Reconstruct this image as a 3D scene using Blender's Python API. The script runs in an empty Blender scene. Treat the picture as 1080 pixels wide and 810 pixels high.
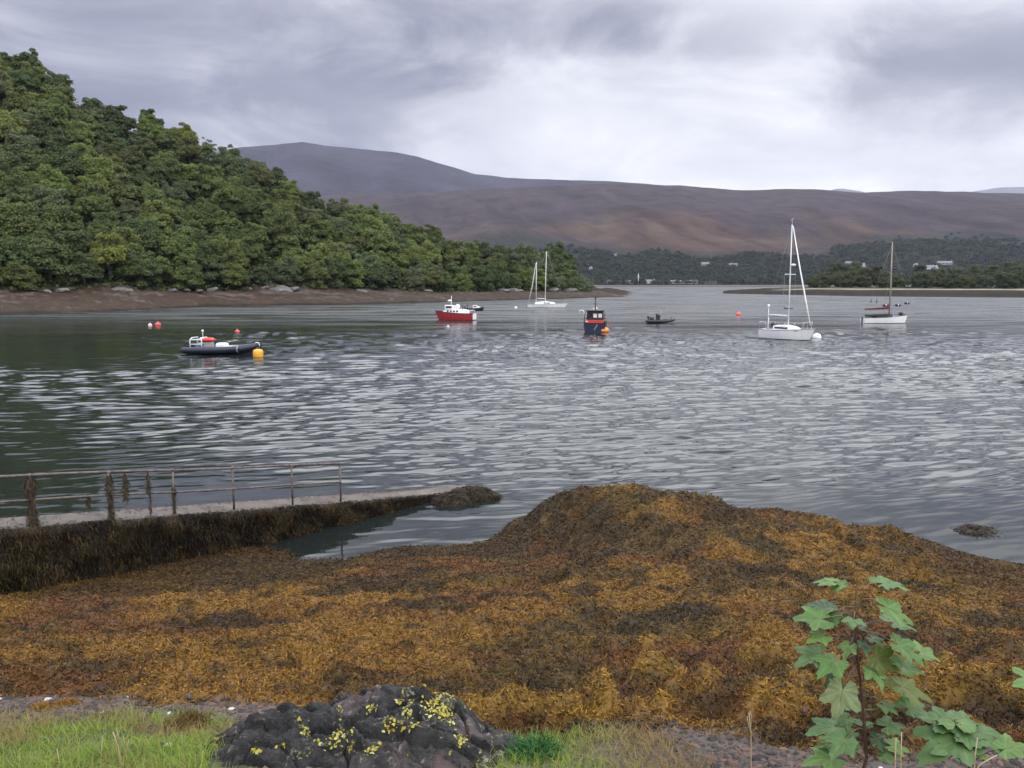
import bpy, math, random
import numpy as np
from mathutils import Vector, Matrix

S = bpy.context.scene
COL = S.collection
R = math.radians
random.seed(7)
RNG = np.random.default_rng(11)

# ------------------------------------------------------------------ camera
EYE = 5.9                      # metres above the water
PITCH = 7.17                   # degrees below the horizontal
FPX = 850.0                    # focal length in pixels of a 1080 px wide frame
cam_d = bpy.data.cameras.new("camera")
cam_d.lens = 36.0 * FPX / 1080.0
cam_d.sensor_width = 36.0
cam_d.clip_start = 0.05
cam_d.clip_end = 40000
cam = bpy.data.objects.new("camera", cam_d)
cam.location = (0, 0, EYE)
cam.rotation_euler = (R(90 - PITCH), 0, 0)
COL.objects.link(cam)
S.camera = cam

# ------------------------------------------------------------------ world, sun, exposure
SUN_EL, SUN_AZ = 46.0, 128.0     # elevation; azimuth clockwise from straight ahead (+Y)
W = bpy.data.worlds.new("World")
S.world = W
W.use_nodes = True


class NT:
    """small helper to wire node trees"""
    def __init__(self, tree):
        self.t = tree
        tree.nodes.clear()

    def n(self, kind, **kw):
        nd = self.t.nodes.new(kind)
        for k, v in kw.items():
            setattr(nd, k, v)
        return nd

    def put(self, sock, v):
        if v is None:
            return
        if hasattr(v, 'is_output') or isinstance(v, bpy.types.NodeSocket):
            self.t.links.new(v, sock)
        else:
            if isinstance(v, (tuple, list)) and len(v) == 3 and sock.type == 'RGBA':
                v = (*v, 1)
            sock.default_value = v

    def math(self, op, a, b=None, c=None, clamp=False):
        nd = self.n('ShaderNodeMath', operation=op, use_clamp=clamp)
        self.put(nd.inputs[0], a)
        self.put(nd.inputs[1], b)
        self.put(nd.inputs[2], c)
        return nd.outputs[0]

    def vmath(self, op, a, b=None, out=0):
        nd = self.n('ShaderNodeVectorMath', operation=op)
        self.put(nd.inputs[0], a)
        if b is not None:
            if op == 'SCALE':
                self.put(nd.inputs['Scale'], b)
            else:
                self.put(nd.inputs[1], b)
        return nd.outputs[out]

    def noise(self, vec, scale, detail=4, rough=.5, dist=0.0):
        nd = self.n('ShaderNodeTexNoise')
        if vec is not None:
            self.put(nd.inputs['Vector'], vec)
        nd.inputs['Scale'].default_value = scale
        nd.inputs['Detail'].default_value = detail
        nd.inputs['Roughness'].default_value = rough
        nd.inputs['Distortion'].default_value = dist
        return nd.outputs['Fac']

    def mix(self, f, a, b, blend='MIX'):
        nd = self.n('ShaderNodeMix', data_type='RGBA', blend_type=blend)
        self.put(nd.inputs['Factor'], f)
        self.put(nd.inputs['A'] if False else nd.inputs[6], a)
        self.put(nd.inputs[7], b)
        return nd.outputs[2]

    def ramp(self, f, stops):
        nd = self.n('ShaderNodeValToRGB')
        cr = nd.color_ramp
        while len(cr.elements) < len(stops):
            cr.elements.new(.5)
        for e, (p, c) in zip(cr.elements, stops):
            e.position = p
            e.color = (*c, 1) if len(c) == 3 else c
        self.put(nd.inputs[0], f)
        return nd.outputs[0]

    def step(self, v, a, b, lo=0.0, hi=1.0):
        nd = self.n('ShaderNodeMapRange', interpolation_type='SMOOTHSTEP')
        self.put(nd.inputs[0], v)
        for i, q in enumerate((a, b, lo, hi)):
            nd.inputs[i + 1].default_value = q
        return nd.outputs[0]


def view_dir(px, py):
    p = R(PITCH)
    cx, cy = (px - 540) / FPX, (405 - py) / FPX
    return np.array((cx, math.cos(p) + cy * math.sin(p), -math.sin(p) + cy * math.cos(p)))


def build_world():
    g = NT(W.node_tree)
    tc = g.n('ShaderNodeTexCoord')
    d = g.vmath('NORMALIZE', tc.outputs['Generated'])
    sep = g.n('ShaderNodeSeparateXYZ')
    g.put(sep.inputs[0], d)
    zz = g.math('MAXIMUM', sep.outputs[2], 0.0)
    den = g.math('ADD', zz, 0.22)
    comb = g.n('ShaderNodeCombineXYZ')
    g.put(comb.inputs[0], g.math('DIVIDE', sep.outputs[0], den))
    g.put(comb.inputs[1], g.math('DIVIDE', sep.outputs[1], den))
    g.put(comb.inputs[2], 3.7)
    P = comb.outputs[0]
    n1 = g.noise(P, 1.25, 7, .5, .25)
    n2 = g.noise(g.vmath('ADD', P, (4.3, 9.1, 2.0)), 3.2, 7, .55, .3)
    n3 = g.noise(g.vmath('MULTIPLY', d, (1, 1, 2.3)), 4.6, 9, .56, .5)
    # the cloud deck: thin near the horizon ahead, heavier to each side and above
    b = g.math('MULTIPLY_ADD', g.math('SUBTRACT', n1, .5), .36, 0.60)
    b = g.math('MULTIPLY_ADD', g.math('SUBTRACT', n2, .5), .24, b)
    b = g.math('MULTIPLY_ADD', g.math('SUBTRACT', n3, .5), 1.45, b)

    def blob(px, py, inner, outer, amt, b, squash=1.0):
        v = view_dir(px, py) if not isinstance(px, tuple) else np.array(px)
        v = v / np.linalg.norm(v)
        df = g.vmath('SUBTRACT', d, tuple(v))
        df = g.vmath('MULTIPLY', df, (1, 1, squash))
        r = g.vmath('LENGTH', df, out=1)
        # ragged edges
        r = g.math('MULTIPLY_ADD', g.math('SUBTRACT', n2, .5), .06, r)
        r = g.math('MULTIPLY_ADD', g.math('SUBTRACT', n3, .5), .42, r)
        return g.math('MULTIPLY_ADD', g.step(r, inner, outer, 1, 0), amt, b)
    b = blob(760, 165, .02, .40, .17, b, 2.0)
    b = blob(560, 170, .02, .30, .14, b, 2.4)
    b = blob(1010, 175, .0, .30, .16, b, 2.6)
    b = blob(1075, 50, .02, .30, -.60, b, 3.0)
    b = blob(500, 22, .02, .30, -.50, b, 3.4)
    b = blob(830, 20, .02, .24, -.16, b, 3.0)
    b = blob(130, 60, .05, .40, -.33, b, 2.4)
    b = blob(250, 125, .0, .18, .08, b, 2.6)
    b = blob(330, 55, .0, .13, .10, b, 2.0)
    b = blob(700, 45, .0, .2, -.12, b, 2.2)
    b = blob(560, -350, .14, .50, .68, b, 1.15)  # unseen bright patches above the frame, added to brighten the water
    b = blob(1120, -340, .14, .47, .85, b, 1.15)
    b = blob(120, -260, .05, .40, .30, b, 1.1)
    b = blob((.15, -.78, .60), 0, .2, 1.1, .40, b)  # unseen bright patch behind the camera, added to brighten the hulls
    # horizon brightening, all round
    b = g.math('MULTIPLY_ADD', g.step(zz, .03, .15, 1, 0), .25, b)
    b = g.math('MAXIMUM', g.math('MINIMUM', b, 1.12), .12)
    col = g.ramp(g.math('MULTIPLY', b, .85), [(.08, (.19, .20, .255)), (.28, (.29, .30, .385)), (.46, (.44, .45, .525)),
                                              (.64, (.66, .67, .74)), (.78, (.80, .805, .86)), (.90, (.96, .96, .975))])
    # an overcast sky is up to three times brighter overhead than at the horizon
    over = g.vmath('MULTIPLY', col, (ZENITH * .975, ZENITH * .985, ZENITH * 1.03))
    col = g.mix(g.step(zz, .305, .47), col, over)  # rise set low, just above the frame, to brighten the water
    sky = g.n('ShaderNodeTexSky', sky_type='NISHITA', sun_disc=False)
    sky.sun_elevation = R(SUN_EL)
    sky.sun_rotation = R(SUN_AZ)
    sky.air_density = 1.0
    sky.dust_density = 2.0
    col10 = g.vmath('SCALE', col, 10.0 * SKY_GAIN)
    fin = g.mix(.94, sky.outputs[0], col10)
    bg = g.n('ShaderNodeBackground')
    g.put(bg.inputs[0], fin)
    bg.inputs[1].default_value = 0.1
    out = g.n('ShaderNodeOutputWorld')
    g.put(out.inputs[0], bg.outputs[0])


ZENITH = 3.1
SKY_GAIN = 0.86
build_world()
W.cycles.sampling_method = 'MANUAL'
W.cycles.sample_map_resolution = 512

sun_d = bpy.data.lights.new("sun", 'SUN')
sun_d.energy = 1.0
sun_d.angle = R(45)
sun_d.color = (1.0, .97, .92)
sun = bpy.data.objects.new("sun", sun_d)
sv = Vector((math.sin(R(SUN_AZ)) * math.cos(R(SUN_EL)), math.cos(R(SUN_AZ)) * math.cos(R(SUN_EL)), math.sin(R(SUN_EL))))
sun.rotation_euler = (-sv).to_track_quat('-Z', 'Y').to_euler()
COL.objects.link(sun)

S.view_settings.view_transform = 'Standard'
S.view_settings.look = 'None'
S.view_settings.exposure = 0.48
S.view_settings.gamma = 1.0
S.view_settings.use_curve_mapping = False
S.render.engine = 'CYCLES'
S.cycles.max_bounces = 6
S.cycles.diffuse_bounces = 2
S.cycles.glossy_bounces = 3
S.cycles.transmission_bounces = 2
S.cycles.volume_bounces = 0
S.cycles.use_denoising = True
S.cycles.sample_clamp_indirect = 6

# ------------------------------------------------------------------ pixel <-> place
def at_z(px, py, z=0.0):
    v = view_dir(px, py)
    t = (z - EYE) / v[2]
    return np.array((0, 0, EYE)) + v * t


def at_d(px, py, d):
    v = view_dir(px, py)
    return np.array((0, 0, EYE)) + v * (d / v[1])


def project(p):
    x, y, z = p[0], p[1], p[2] - EYE
    c, s = math.cos(R(PITCH)), math.sin(R(PITCH))
    depth = y * c - z * s
    up = y * s + z * c
    return 540 + FPX * x / depth, 405 - FPX * up / depth, depth


# ------------------------------------------------------------------ noise in numpy
def _hash(ix, iy, seed):
    h = (ix.astype(np.int64) * 374761393 + iy.astype(np.int64) * 668265263 + seed * 1442695041) & 0xffffffff
    h = ((h ^ (h >> 13)) * 1274126177) & 0xffffffff
    h = h ^ (h >> 16)
    return (h & 0xffff) / 65535.0


def vnoise(x, y, seed=0):
    x, y = np.asarray(x, float), np.asarray(y, float)
    ix, iy = np.floor(x), np.floor(y)
    fx, fy = x - ix, y - iy
    fx = fx * fx * fx * (fx * (fx * 6 - 15) + 10)
    fy = fy * fy * fy * (fy * (fy * 6 - 15) + 10)
    a, b = _hash(ix, iy, seed), _hash(ix + 1, iy, seed)
    c, d = _hash(ix, iy + 1, seed), _hash(ix + 1, iy + 1, seed)
    return (a * (1 - fx) + b * fx) * (1 - fy) + (c * (1 - fx) + d * fx) * fy


def fbm(x, y, seed=0, octv=5, gain=.5):
    """0..1, mean about .5"""
    s, a, tot, f = 0, 1.0, 0, 1.0
    for o in range(octv):
        ca, sa = math.cos(.7 * o), math.sin(.7 * o)
        s = s + a * vnoise((x * ca - y * sa) * f + 17.3 * o, (x * sa + y * ca) * f - 9.1 * o, seed + o)
        tot += a
        a *= gain
        f *= 2.03
    return s / tot


def sstep(v, a, b):
    t = np.clip((v - a) / (b - a), 0, 1)
    return t * t * (3 - 2 * t)


# ------------------------------------------------------------------ objects, names, labels
def link(name, me, parent=None):
    o = bpy.data.objects.new(name, me)
    COL.objects.link(o)
    if parent is not None:
        o.parent = parent
    return o


def tag(o, label=None, cat=None, group=None, kind=None):
    for k, v in (('label', label), ('category', cat), ('group', group), ('kind', kind)):
        if v:
            o[k] = v
    return o


def thing(name, label, cat, loc=(0, 0, 0), rz=0.0, group=None):
    o = bpy.data.objects.new(name, None)
    COL.objects.link(o)
    o.empty_display_size = .2
    o.location = tuple(float(q) for q in loc)
    o.rotation_euler = (0, 0, rz)
    return tag(o, label, cat, group)


def copy_tree(o, parent=None):
    c = o.copy()
    COL.objects.link(c)
    if parent is not None:
        c.parent = parent
    for ch in list(o.children):
        copy_tree(ch, c)
    return c


def big_mesh(name, V, F, mats, col=None, smooth=False, parent=None, fm=None):
    """mesh from arrays: V (n,3), F (m,3) or (m,4)"""
    me = bpy.data.meshes.new(name)
    V = np.ascontiguousarray(V, np.float32)
    F = np.ascontiguousarray(F, np.int32)
    me.vertices.add(len(V))
    me.vertices.foreach_set('co', V.ravel())
    k = F.shape[1]
    me.loops.add(F.size)
    me.loops.foreach_set('vertex_index', F.ravel())
    me.polygons.add(len(F))
    me.polygons.foreach_set('loop_start', np.arange(0, F.size, k, dtype=np.int32))
    if fm is not None:
        me.polygons.foreach_set('material_index', np.ascontiguousarray(fm, np.int32))
    me.polygons.foreach_set('use_smooth', np.full(len(F), smooth, bool))
    me.update(calc_edges=True)
    me.validate()
    if col is not None:
        a = me.color_attributes.new('Col', 'FLOAT_COLOR', 'POINT')
        c4 = np.ones((len(V), 4), np.float32)
        c4[:, :3] = col
        a.data.foreach_set('color', c4.ravel())
    for m in (mats if isinstance(mats, (list, tuple)) else [mats]):
        me.materials.append(m)
    return link(name, me, parent)


def grid_faces(nr, nc):
    i = np.arange(nr - 1)[:, None] * nc + np.arange(nc - 1)[None, :]
    i = i.ravel()
    return np.stack([i, i + 1, i + nc + 1, i + nc], 1)


class MB:
    """collects boxes, tubes, lofts and links them as one mesh"""
    def __init__(self):
        self.v, self.f, self.m, self.s = [], [], [], []

    def add(self, vs, fs, mi=0, smooth=False):
        o = len(self.v)
        self.v += [tuple(float(c) for c in p) for p in vs]
        for f in fs:
            self.f.append([o + i for i in f])
            self.m.append(mi)
            self.s.append(smooth)
        return self

    def box(self, c, s, mi=0, rz=0.0, ry=0.0, rx=0.0, bev=0.0, top=(1, 1)):
        hx, hy, hz = s[0] / 2, s[1] / 2, s[2] / 2
        M = Matrix.Rotation(rz, 3, 'Z') @ Matrix.Rotation(ry, 3, 'Y') @ Matrix.Rotation(rx, 3, 'X')
        if bev <= 0:
            P = [(-hx, -hy, -hz), (hx, -hy, -hz), (hx, hy, -hz), (-hx, hy, -hz),
                 (-hx * top[0], -hy * top[1], hz), (hx * top[0], -hy * top[1], hz), (hx * top[0], hy * top[1], hz), (-hx * top[0], hy * top[1], hz)]
            F = [(3, 2, 1, 0), (4, 5, 6, 7), (0, 1, 5, 4), (1, 2, 6, 5), (2, 3, 7, 6), (3, 0, 4, 7)]
        else:
            b = min(bev, hx * .9, hy * .9, hz * .9)
            P, F = [], []
            rings = [(-hz, b), (-hz + b, 0), (hz - b, 0), (hz, b)]
            for z, ins in rings:
                x, y = hx - ins, hy - ins
                k = b - ins * .0
                for (sx, sy, first) in ((-1, -1, 0), (1, -1, 1), (1, 1, 0), (-1, 1, 1)):
                    a1 = (sx * (x - b * .7), sy * y, z)
                    a2 = (sx * x, sy * (y - b * .7), z)
                    P += ([a2, a1] if first == 0 else [a1, a2])
            for r in range(3):
                for k in range(8):
                    F.append((r * 8 + k, r * 8 + (k + 1) % 8, r * 8 + 8 + (k + 1) % 8, r * 8 + 8 + k))
            F.append(tuple(range(7, -1, -1)))
            F.append(tuple(range(24, 32)))
        P = [tuple((M @ Vector(p)) + Vector(c)) for p in P]
        return self.add(P, F, mi)

    def tube(self, pts, r, n=8, mi=0, cap=True):
        pts = [Vector(p) for p in pts]
        rr = r if isinstance(r, (list, tuple)) else [r] * len(pts)
        P, F = [], []
        ref = None
        for i, p in enumerate(pts):
            t = (pts[min(i + 1, len(pts) - 1)] - pts[max(i - 1, 0)]).normalized()
            if ref is None:
                ref = Vector((0, 0, 1)) if abs(t.z) < .9 else Vector((1, 0, 0))
            a = t.cross(ref).normalized()
            b = a.cross(t).normalized()
            ref = b
            for k in range(n):
                an = 2 * math.pi * k / n
                P.append(p + (a * math.cos(an) + b * math.sin(an)) * rr[i])
        for i in range(len(pts) - 1):
            for k in range(n):
                F.append((i * n + k, i * n + (k + 1) % n, (i + 1) * n + (k + 1) % n, (i + 1) * n + k))
        if cap:
            F.append(tuple(range(n - 1, -1, -1)))
            F.append(tuple((len(pts) - 1) * n + k for k in range(n)))
        return self.add(P, F, mi, True)

    def lathe(self, prof, c=(0, 0, 0), n=14, mi=0, axis='Z'):
        P, F = [], []
        for (r, z) in prof:
            for k in range(n):
                an = 2 * math.pi * k / n
                q = (r * math.cos(an), r * math.sin(an), z)
                if axis == 'X':
                    q = (q[2], q[0], q[1])
                elif axis == 'Y':
                    q = (q[1], q[2], q[0])
                P.append((q[0] + c[0], q[1] + c[1], q[2] + c[2]))
        for i in range(len(prof) - 1):
            for k in range(n):
                F.append((i * n + k, i * n + (k + 1) % n, (i + 1) * n + (k + 1) % n, (i + 1) * n + k))
        F.append(tuple(range(n - 1, -1, -1)))
        F.append(tuple((len(prof) - 1) * n + k for k in range(n)))
        return self.add(P, F, mi, True)

    def ball(self, c, r, mi=0, sz=1.0, n=12):
        prof = []
        for i in range(9):
            a = -math.pi / 2 + math.pi * i / 8
            prof.append((max(r * math.cos(a), r * .02), r * sz * math.sin(a)))
        return self.lathe(prof, c, n, mi)

    def prism(self, poly, axis_vec, mi=0):
        a = Vector(axis_vec)
        P = [Vector(p) for p in poly]
        n = len(P)
        vs = P + [p + a for p in P]
        F = [tuple(range(n - 1, -1, -1)), tuple(range(n, 2 * n))]
        F += [(i, (i + 1) % n, n + (i + 1) % n, n + i) for i in range(n)]
        return self.add(vs, F, mi)

    def build(self, name, mats, parent=None, loc=None):
        me = bpy.data.meshes.new(name)
        me.from_pydata(self.v, [], self.f)
        me.polygons.foreach_set('material_index', self.m)
        me.polygons.foreach_set('use_smooth', self.s)
        for m in (mats if isinstance(mats, (list, tuple)) else [mats]):
            me.materials.append(m)
        me.update()
        o = link(name, me, parent)
        if loc is not None:
            o.location = loc
        return o


# ------------------------------------------------------------------ materials
def M(name, base, rough=.6, var=.25, scale=3.0, bump=0.0, bscale=20.0, metal=0.0, spec=.5, col2=None, coord='Object', attr=False, objcol=False, bdist=.02):
    m = bpy.data.materials.new(name)
    m.use_nodes = True
    g = NT(m.node_tree)
    out = g.n('ShaderNodeOutputMaterial')
    p = g.n('ShaderNodeBsdfPrincipled')
    g.put(out.inputs[0], p.outputs[0])
    tc = g.n('ShaderNodeTexCoord')
    vec = tc.outputs[coord]
    if attr:
        a = g.n('ShaderNodeVertexColor', layer_name='Col')
        c = a.outputs[0]
    elif objcol:
        c = g.n('ShaderNodeObjectInfo').outputs['Color']
    else:
        c = None
    f = g.noise(vec, scale, 5, .6)
    f2 = g.noise(vec, scale * 6.3, 3, .6)
    ff = g.math('ADD', g.math('MULTIPLY', f, .65), g.math('MULTIPLY', f2, .35))
    ff = g.step(ff, .3, .7)
    if c is None:
        lo = tuple(q * (1 - var) for q in base)
        hi = col2 if col2 else tuple(min(q * (1 + var), 1) for q in base)
        c = g.mix(ff, lo, hi)
    else:
        k = g.math('MULTIPLY_ADD', ff, 2 * var, 1 - var)
        c = g.vmath('SCALE', c, k)
    g.put(p.inputs['Base Color'], c)
    rg = g.math('MULTIPLY_ADD', f2, .25, max(rough - .12, .02), clamp=True)
    g.put(p.inputs['Roughness'], rg)
    p.inputs['Metallic'].default_value = metal
    p.inputs['Specular IOR Level'].default_value = spec
    if bump > 0:
        b = g.n('ShaderNodeBump')
        b.inputs['Strength'].default_value = bump
        b.inputs['Distance'].default_value = bdist
        g.put(b.inputs['Height'], g.noise(vec, bscale, 6, .65))
        g.put(p.inputs['Normal'], b.outputs[0])
    return m


def leaf_mat(name, objcol=False, attr=False, base=(.08, .12, .04), var=.35, scale=.6, trans=.22, rough=.55, spec=.35):
    m = M(name, base, rough, var, scale, objcol=objcol, attr=attr, spec=spec)
    nt = m.node_tree
    p = next(n for n in nt.nodes if n.type == 'BSDF_PRINCIPLED')
    out = next(n for n in nt.nodes if n.type == 'OUTPUT_MATERIAL')
    t = nt.nodes.new('ShaderNodeBsdfTranslucent')
    mx = nt.nodes.new('ShaderNodeMixShader')
    src = p.inputs['Base Color'].links[0].from_socket
    nt.links.new(src, t.inputs[0])
    mx.inputs[0].default_value = trans
    nt.links.new(p.outputs[0], mx.inputs[1])
    nt.links.new(t.outputs[0], mx.inputs[2])
    nt.links.new(mx.outputs[0], out.inputs[0])
    return m


def ribbons(P, D, N, L, Wd, droop, lift, segs=3, taper=.35):
    """flat strips: start P, direction D, face normal N, length L, width Wd; lift raises the middle, droop lowers the tip"""
    n = len(P)
    Sd = np.cross(D, N)
    Sd /= np.linalg.norm(Sd, axis=1, keepdims=True) + 1e-9
    V = np.zeros((n, segs + 1, 2, 3), np.float32)
    wig = RNG.normal(0, .18, (n, 1))
    for k in range(segs + 1):
        t = k / segs
        c = P + D * (L * t)[:, None] + N * (lift * math.sin(math.pi * t) - droop * t * t)[:, None]
        c = c + Sd * (wig * L[:, None] * math.sin(math.pi * t * 1.3))
        w = Wd * (1 - (1 - taper) * t) * .5
        V[:, k, 0] = c - Sd * w[:, None]
        V[:, k, 1] = c + Sd * w[:, None]
    V = V.reshape(-1, 3)
    per = (segs + 1) * 2
    base = (np.arange(n) * per)[:, None]
    F = []
    for k in range(segs):
        F.append(np.stack([base[:, 0] + 2 * k, base[:, 0] + 2 * k + 1, base[:, 0] + 2 * k + 3, base[:, 0] + 2 * k + 2], 1))
    F = np.concatenate(F)
    return V, F, per


def unit(a):
    return a / (np.linalg.norm(a, axis=-1, keepdims=True) + 1e-9)

# =================================================================== SHORE (near ground)
CTRL = []
for px, py, z in [(330, 592, 0), (423, 578, -.02), (527, 563, -.03), (568, 545, -.02), (300, 596, 0), (250, 601, .05), (200, 607, .12), (150, 611, .18),
                  (60, 624, .30), (0, 630, .36), (-150, 655, .6), (-320, 690, .9),
                  (588, 530, .84), (602, 523, 1.02), (620, 520, 1.14), (660, 520, 1.20), (640, 520, 1.20), (690, 521, 1.18), (740, 529, 1.03), (785, 544, .80), (815, 549, .70), (838, 545, .84), (885, 557, .64), (930, 561, .48),
                  (965, 570, .28), (1000, 581, .06), (1080, 596, .0), (1180, 604, .0), (1350, 612, 0),
                  (600, 552, .62), (640, 545, 1.02), (590, 585, .45), (500, 590, .22), (420, 605, .30), (330, 620, .42), (200, 640, .62), (100, 650, .74),
                  (620, 600, .86), (720, 600, 1.02), (850, 600, .92), (950, 615, .72), (1060, 630, .5),
                  (540, 645, 1.35), (700, 650, 1.5), (850, 650, 1.45), (1000, 660, 1.3), (0, 690, 1.5), (200, 690, 1.55), (380, 690, 1.75),
                  (850, 700, 2.1), (1080, 710, 1.95), (540, 700, 2.1), (690, 700, 2.18),
                  (540, 745, 2.58), (300, 745, 2.52), (0, 745, 2.5), (850, 750, 2.62), (1080, 760, 2.6), (0, 810, 3.18), (250, 810, 3.2), (540, 810, 3.25), (800, 810, 3.25), (1080, 810, 3.2)]:
    CTRL.append(at_z(px, py, z))
for px, py, z, dy in [(570, 530, 0, 1.6), (600, 523, 1.0, 2.0), (640, 520, 1.20, 2.2), (690, 521, 1.18, 2.4), (740, 529, 1.03, 2.4), (815, 549, .70, 2.2), (885, 557, .64, 2.0), (930, 561, .48, 1.8)]:
    q = at_z(px, py, z)
    CTRL.append(q + np.array((0, dy, -z - .35)))
    CTRL.append(q + np.array((0, dy + 2.5, -z - 1.4)))
for x in (-16, -11, -5, 0, 5, 11, 18):
    CTRL.append(np.array((x, 1.2, 4.15)))
    CTRL.append(np.array((x, 2.8, 3.72)))
    CTRL.append(np.array((x, -3.0, 4.3)))
for x in (-16, -8, -1, 8, 18):
    CTRL.append(np.array((x, 28.0, -1.8)))
CTRL.append(np.array((-12, 20.0, -.7)))
CTRL.append(np.array((16, 21.0, -.9)))
for px, py, z in [(440, 545, -.35), (500, 545, -.35), (380, 560, -.30), (540, 532, -.55), (470, 562, -.16), (420, 527, -.45), (355, 578, -.14), (300, 580, -.03), (240, 590, .09), (560, 520, -.6), (330, 540, -.45)]:
    CTRL.append(at_z(px, py, 0) * (1, 1, 0) + np.array((0, 0, z)))
CTRL = np.array(CTRL)


def tps_fit(X, z, lam=1e-3):
    d = np.linalg.norm(X[:, None] - X[None], axis=2)
    K = np.where(d > 0, d * d * np.log(d + 1e-12), 0) + lam * np.eye(len(X))
    Pm = np.concatenate([np.ones((len(X), 1)), X], 1)
    A = np.block([[K, Pm], [Pm.T, np.zeros((3, 3))]])
    return np.linalg.solve(A, np.concatenate([z, np.zeros(3)]))


TPS = tps_fit(CTRL[:, :2], CTRL[:, 2], .004)


def tps_eval(x, y):
    out = np.full(x.shape, TPS[-3]) + TPS[-2] * x + TPS[-1] * y
    for i, (cx, cy) in enumerate(CTRL[:, :2]):
        r2 = (x - cx) ** 2 + (y - cy) ** 2 + 1e-12
        out += TPS[i] * .5 * r2 * np.log(r2)
    return out


GX0, GX1, GY0, GY1, GS = -17.0, 19.0, -4.0, 27.0, .06
gx = np.arange(GX0, GX1 + 1e-6, GS)
gy = np.arange(GY0, GY1 + 1e-6, GS)
XX, YY = np.meshgrid(gx, gy)
ZB = tps_eval(XX, YY)
ZB = np.clip(ZB, -2.5, 4.4)


def weed_mask(x, y, z):
    """1 where wrack lies; it stops in a ragged line below the turf and shingle"""
    n = fbm(x * .9, y * .9, 31, 4) - .5
    hi = 2.50 + .30 * n * 2 + .46 * sstep(x, -1.6, -.2) + .04 * sstep(x, 1.0, 2.6)
    return sstep(-z, -hi - .05, -hi + .10) * sstep(z, -.12, -.02)


WM = weed_mask(XX, YY, ZB)
lump = fbm(XX * 1.15, YY * 1.15, 3, 4)
lump2 = fbm(XX * 4.1, YY * 4.1, 9, 3)
ridge = 1 - np.abs(fbm(XX * .55 + 4, YY * .9, 21, 4) - .5) * 2
hum = np.clip(fbm(XX * 2.0, YY * 2.0, 77, 3) - .5, 0, 1)
nearzone = sstep(-YY, -10, -7.0)
low = .12 + .88 * sstep(ZB, .10, .75)
ZZ = ZB + WM * low * ((lump - .5) * (.42 - .16 * sstep(YY, 13, 16)) + (lump2 - .5) * .22 + hum * .75 * (nearzone * sstep(XX, -1.0, .5) + .35))
ZZ += (1 - WM) * ((fbm(XX * 3, YY * 3, 5, 4) - .5) * .07)
# rocky knobs under the wrack on the mound
knob = sstep(ridge, .80, .97) * sstep(YY, 12, 14)
ZZ += WM * low * knob * .13


def H(x, y):
    fx = np.clip((np.asarray(x, float) - GX0) / GS, 0, len(gx) - 2)
    fy = np.clip((np.asarray(y, float) - GY0) / GS, 0, len(gy) - 2)
    ix, iy = fx.astype(int), fy.astype(int)
    tx, ty = fx - ix, fy - iy
    return (ZZ[iy, ix] * (1 - tx) + ZZ[iy, ix + 1] * tx) * (1 - ty) + (ZZ[iy + 1, ix] * (1 - tx) + ZZ[iy + 1, ix + 1] * tx) * ty


GRY, GRX = np.gradient(ZZ, GS)


def weed_at(x, y):
    ix = np.clip(((np.asarray(x) - GX0) / GS).astype(int), 0, len(gx) - 1)
    iy = np.clip(((np.asarray(y) - GY0) / GS).astype(int), 0, len(gy) - 1)
    return WM[iy, ix]


def Hn(x, y):
    ix = np.clip(((np.asarray(x) - GX0) / GS).astype(int), 0, len(gx) - 1)
    iy = np.clip(((np.asarray(y) - GY0) / GS).astype(int), 0, len(gy) - 1)
    n = np.stack([-GRX[iy, ix], -GRY[iy, ix], np.ones(ix.shape)], -1)
    return unit(n), GRX[iy, ix], GRY[iy, ix]


def weed_colour(x, y, z, rnd=None):
    """species patches: egg wrack (gold), bladder wrack (olive), channelled wrack (red brown), dark wet wrack"""
    gold, olive = np.array((.218, .113, .018)), np.array((.092, .058, .014))
    rust, dark = np.array((.136, .060, .015)), np.array((.036, .024, .008))
    a = fbm(x * .42, y * .55, 41, 4)
    b = fbm(x * .9 + 7, y * 1.3, 52, 4)
    c = fbm(x * .7 - 3, y * 1.6 + 5, 63, 5)
    e = fbm(x * 3.3, y * 5.0, 85, 3)
    rusty = sstep(a + .10 * sstep(-y, -12, -8) + .06 * sstep(x, 0, 4) * sstep(-y, -13, -9), .465, .66)
    gold_i = gold * 1.0
    col = gold_i + (rust - gold_i) * rusty[..., None]
    ol = sstep(b + .20 * sstep(y, 12.5, 17.0) * sstep(x, -1.5, .5) - .08 * sstep(-x, 1.5, 3), .50, .72)
    col = col + (olive - col) * (ol * .9)[..., None]
    hn = fbm(x * 2.0, y * 2.0, 77, 3) - .5
    mus = sstep(hn, .05, .15) * sstep(-y, -9.5, -7.5) * sstep(x, -1.2, -.2)
    col = col + (np.array((.265, .150, .020)) - col) * (mus * .8)[..., None]
    # dark wet wrack in streaks and hollows, at the water's edge and on the mound's steep side
    wet = sstep(c + .30 * sstep(-z, -.30, -.04) + .04 * sstep(y, 11, 14), .60, .72)
    q = sstep(-np.hypot((x - 1.35) / .85, (y - 17.3) / 1.5), -1.15, -.55)
    wet = np.maximum(wet, q * .85)
    wet = np.maximum(wet, sstep(-z, -.10, -.02))
    wet = np.maximum(wet, sstep(x, 6.6, 8.6) * sstep(y, 12.5, 14.5) * .7)
    wet = np.maximum(wet, .8 * sstep(-z, -.62, -.22) * sstep(-x, 2.2, 5.5))
    wet = np.maximum(wet, .75 * sstep(e + .03 * sstep(y, 10, 14), .59, .71))
    col = col + (dark - col) * (wet * .82)[..., None]
    return col


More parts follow.
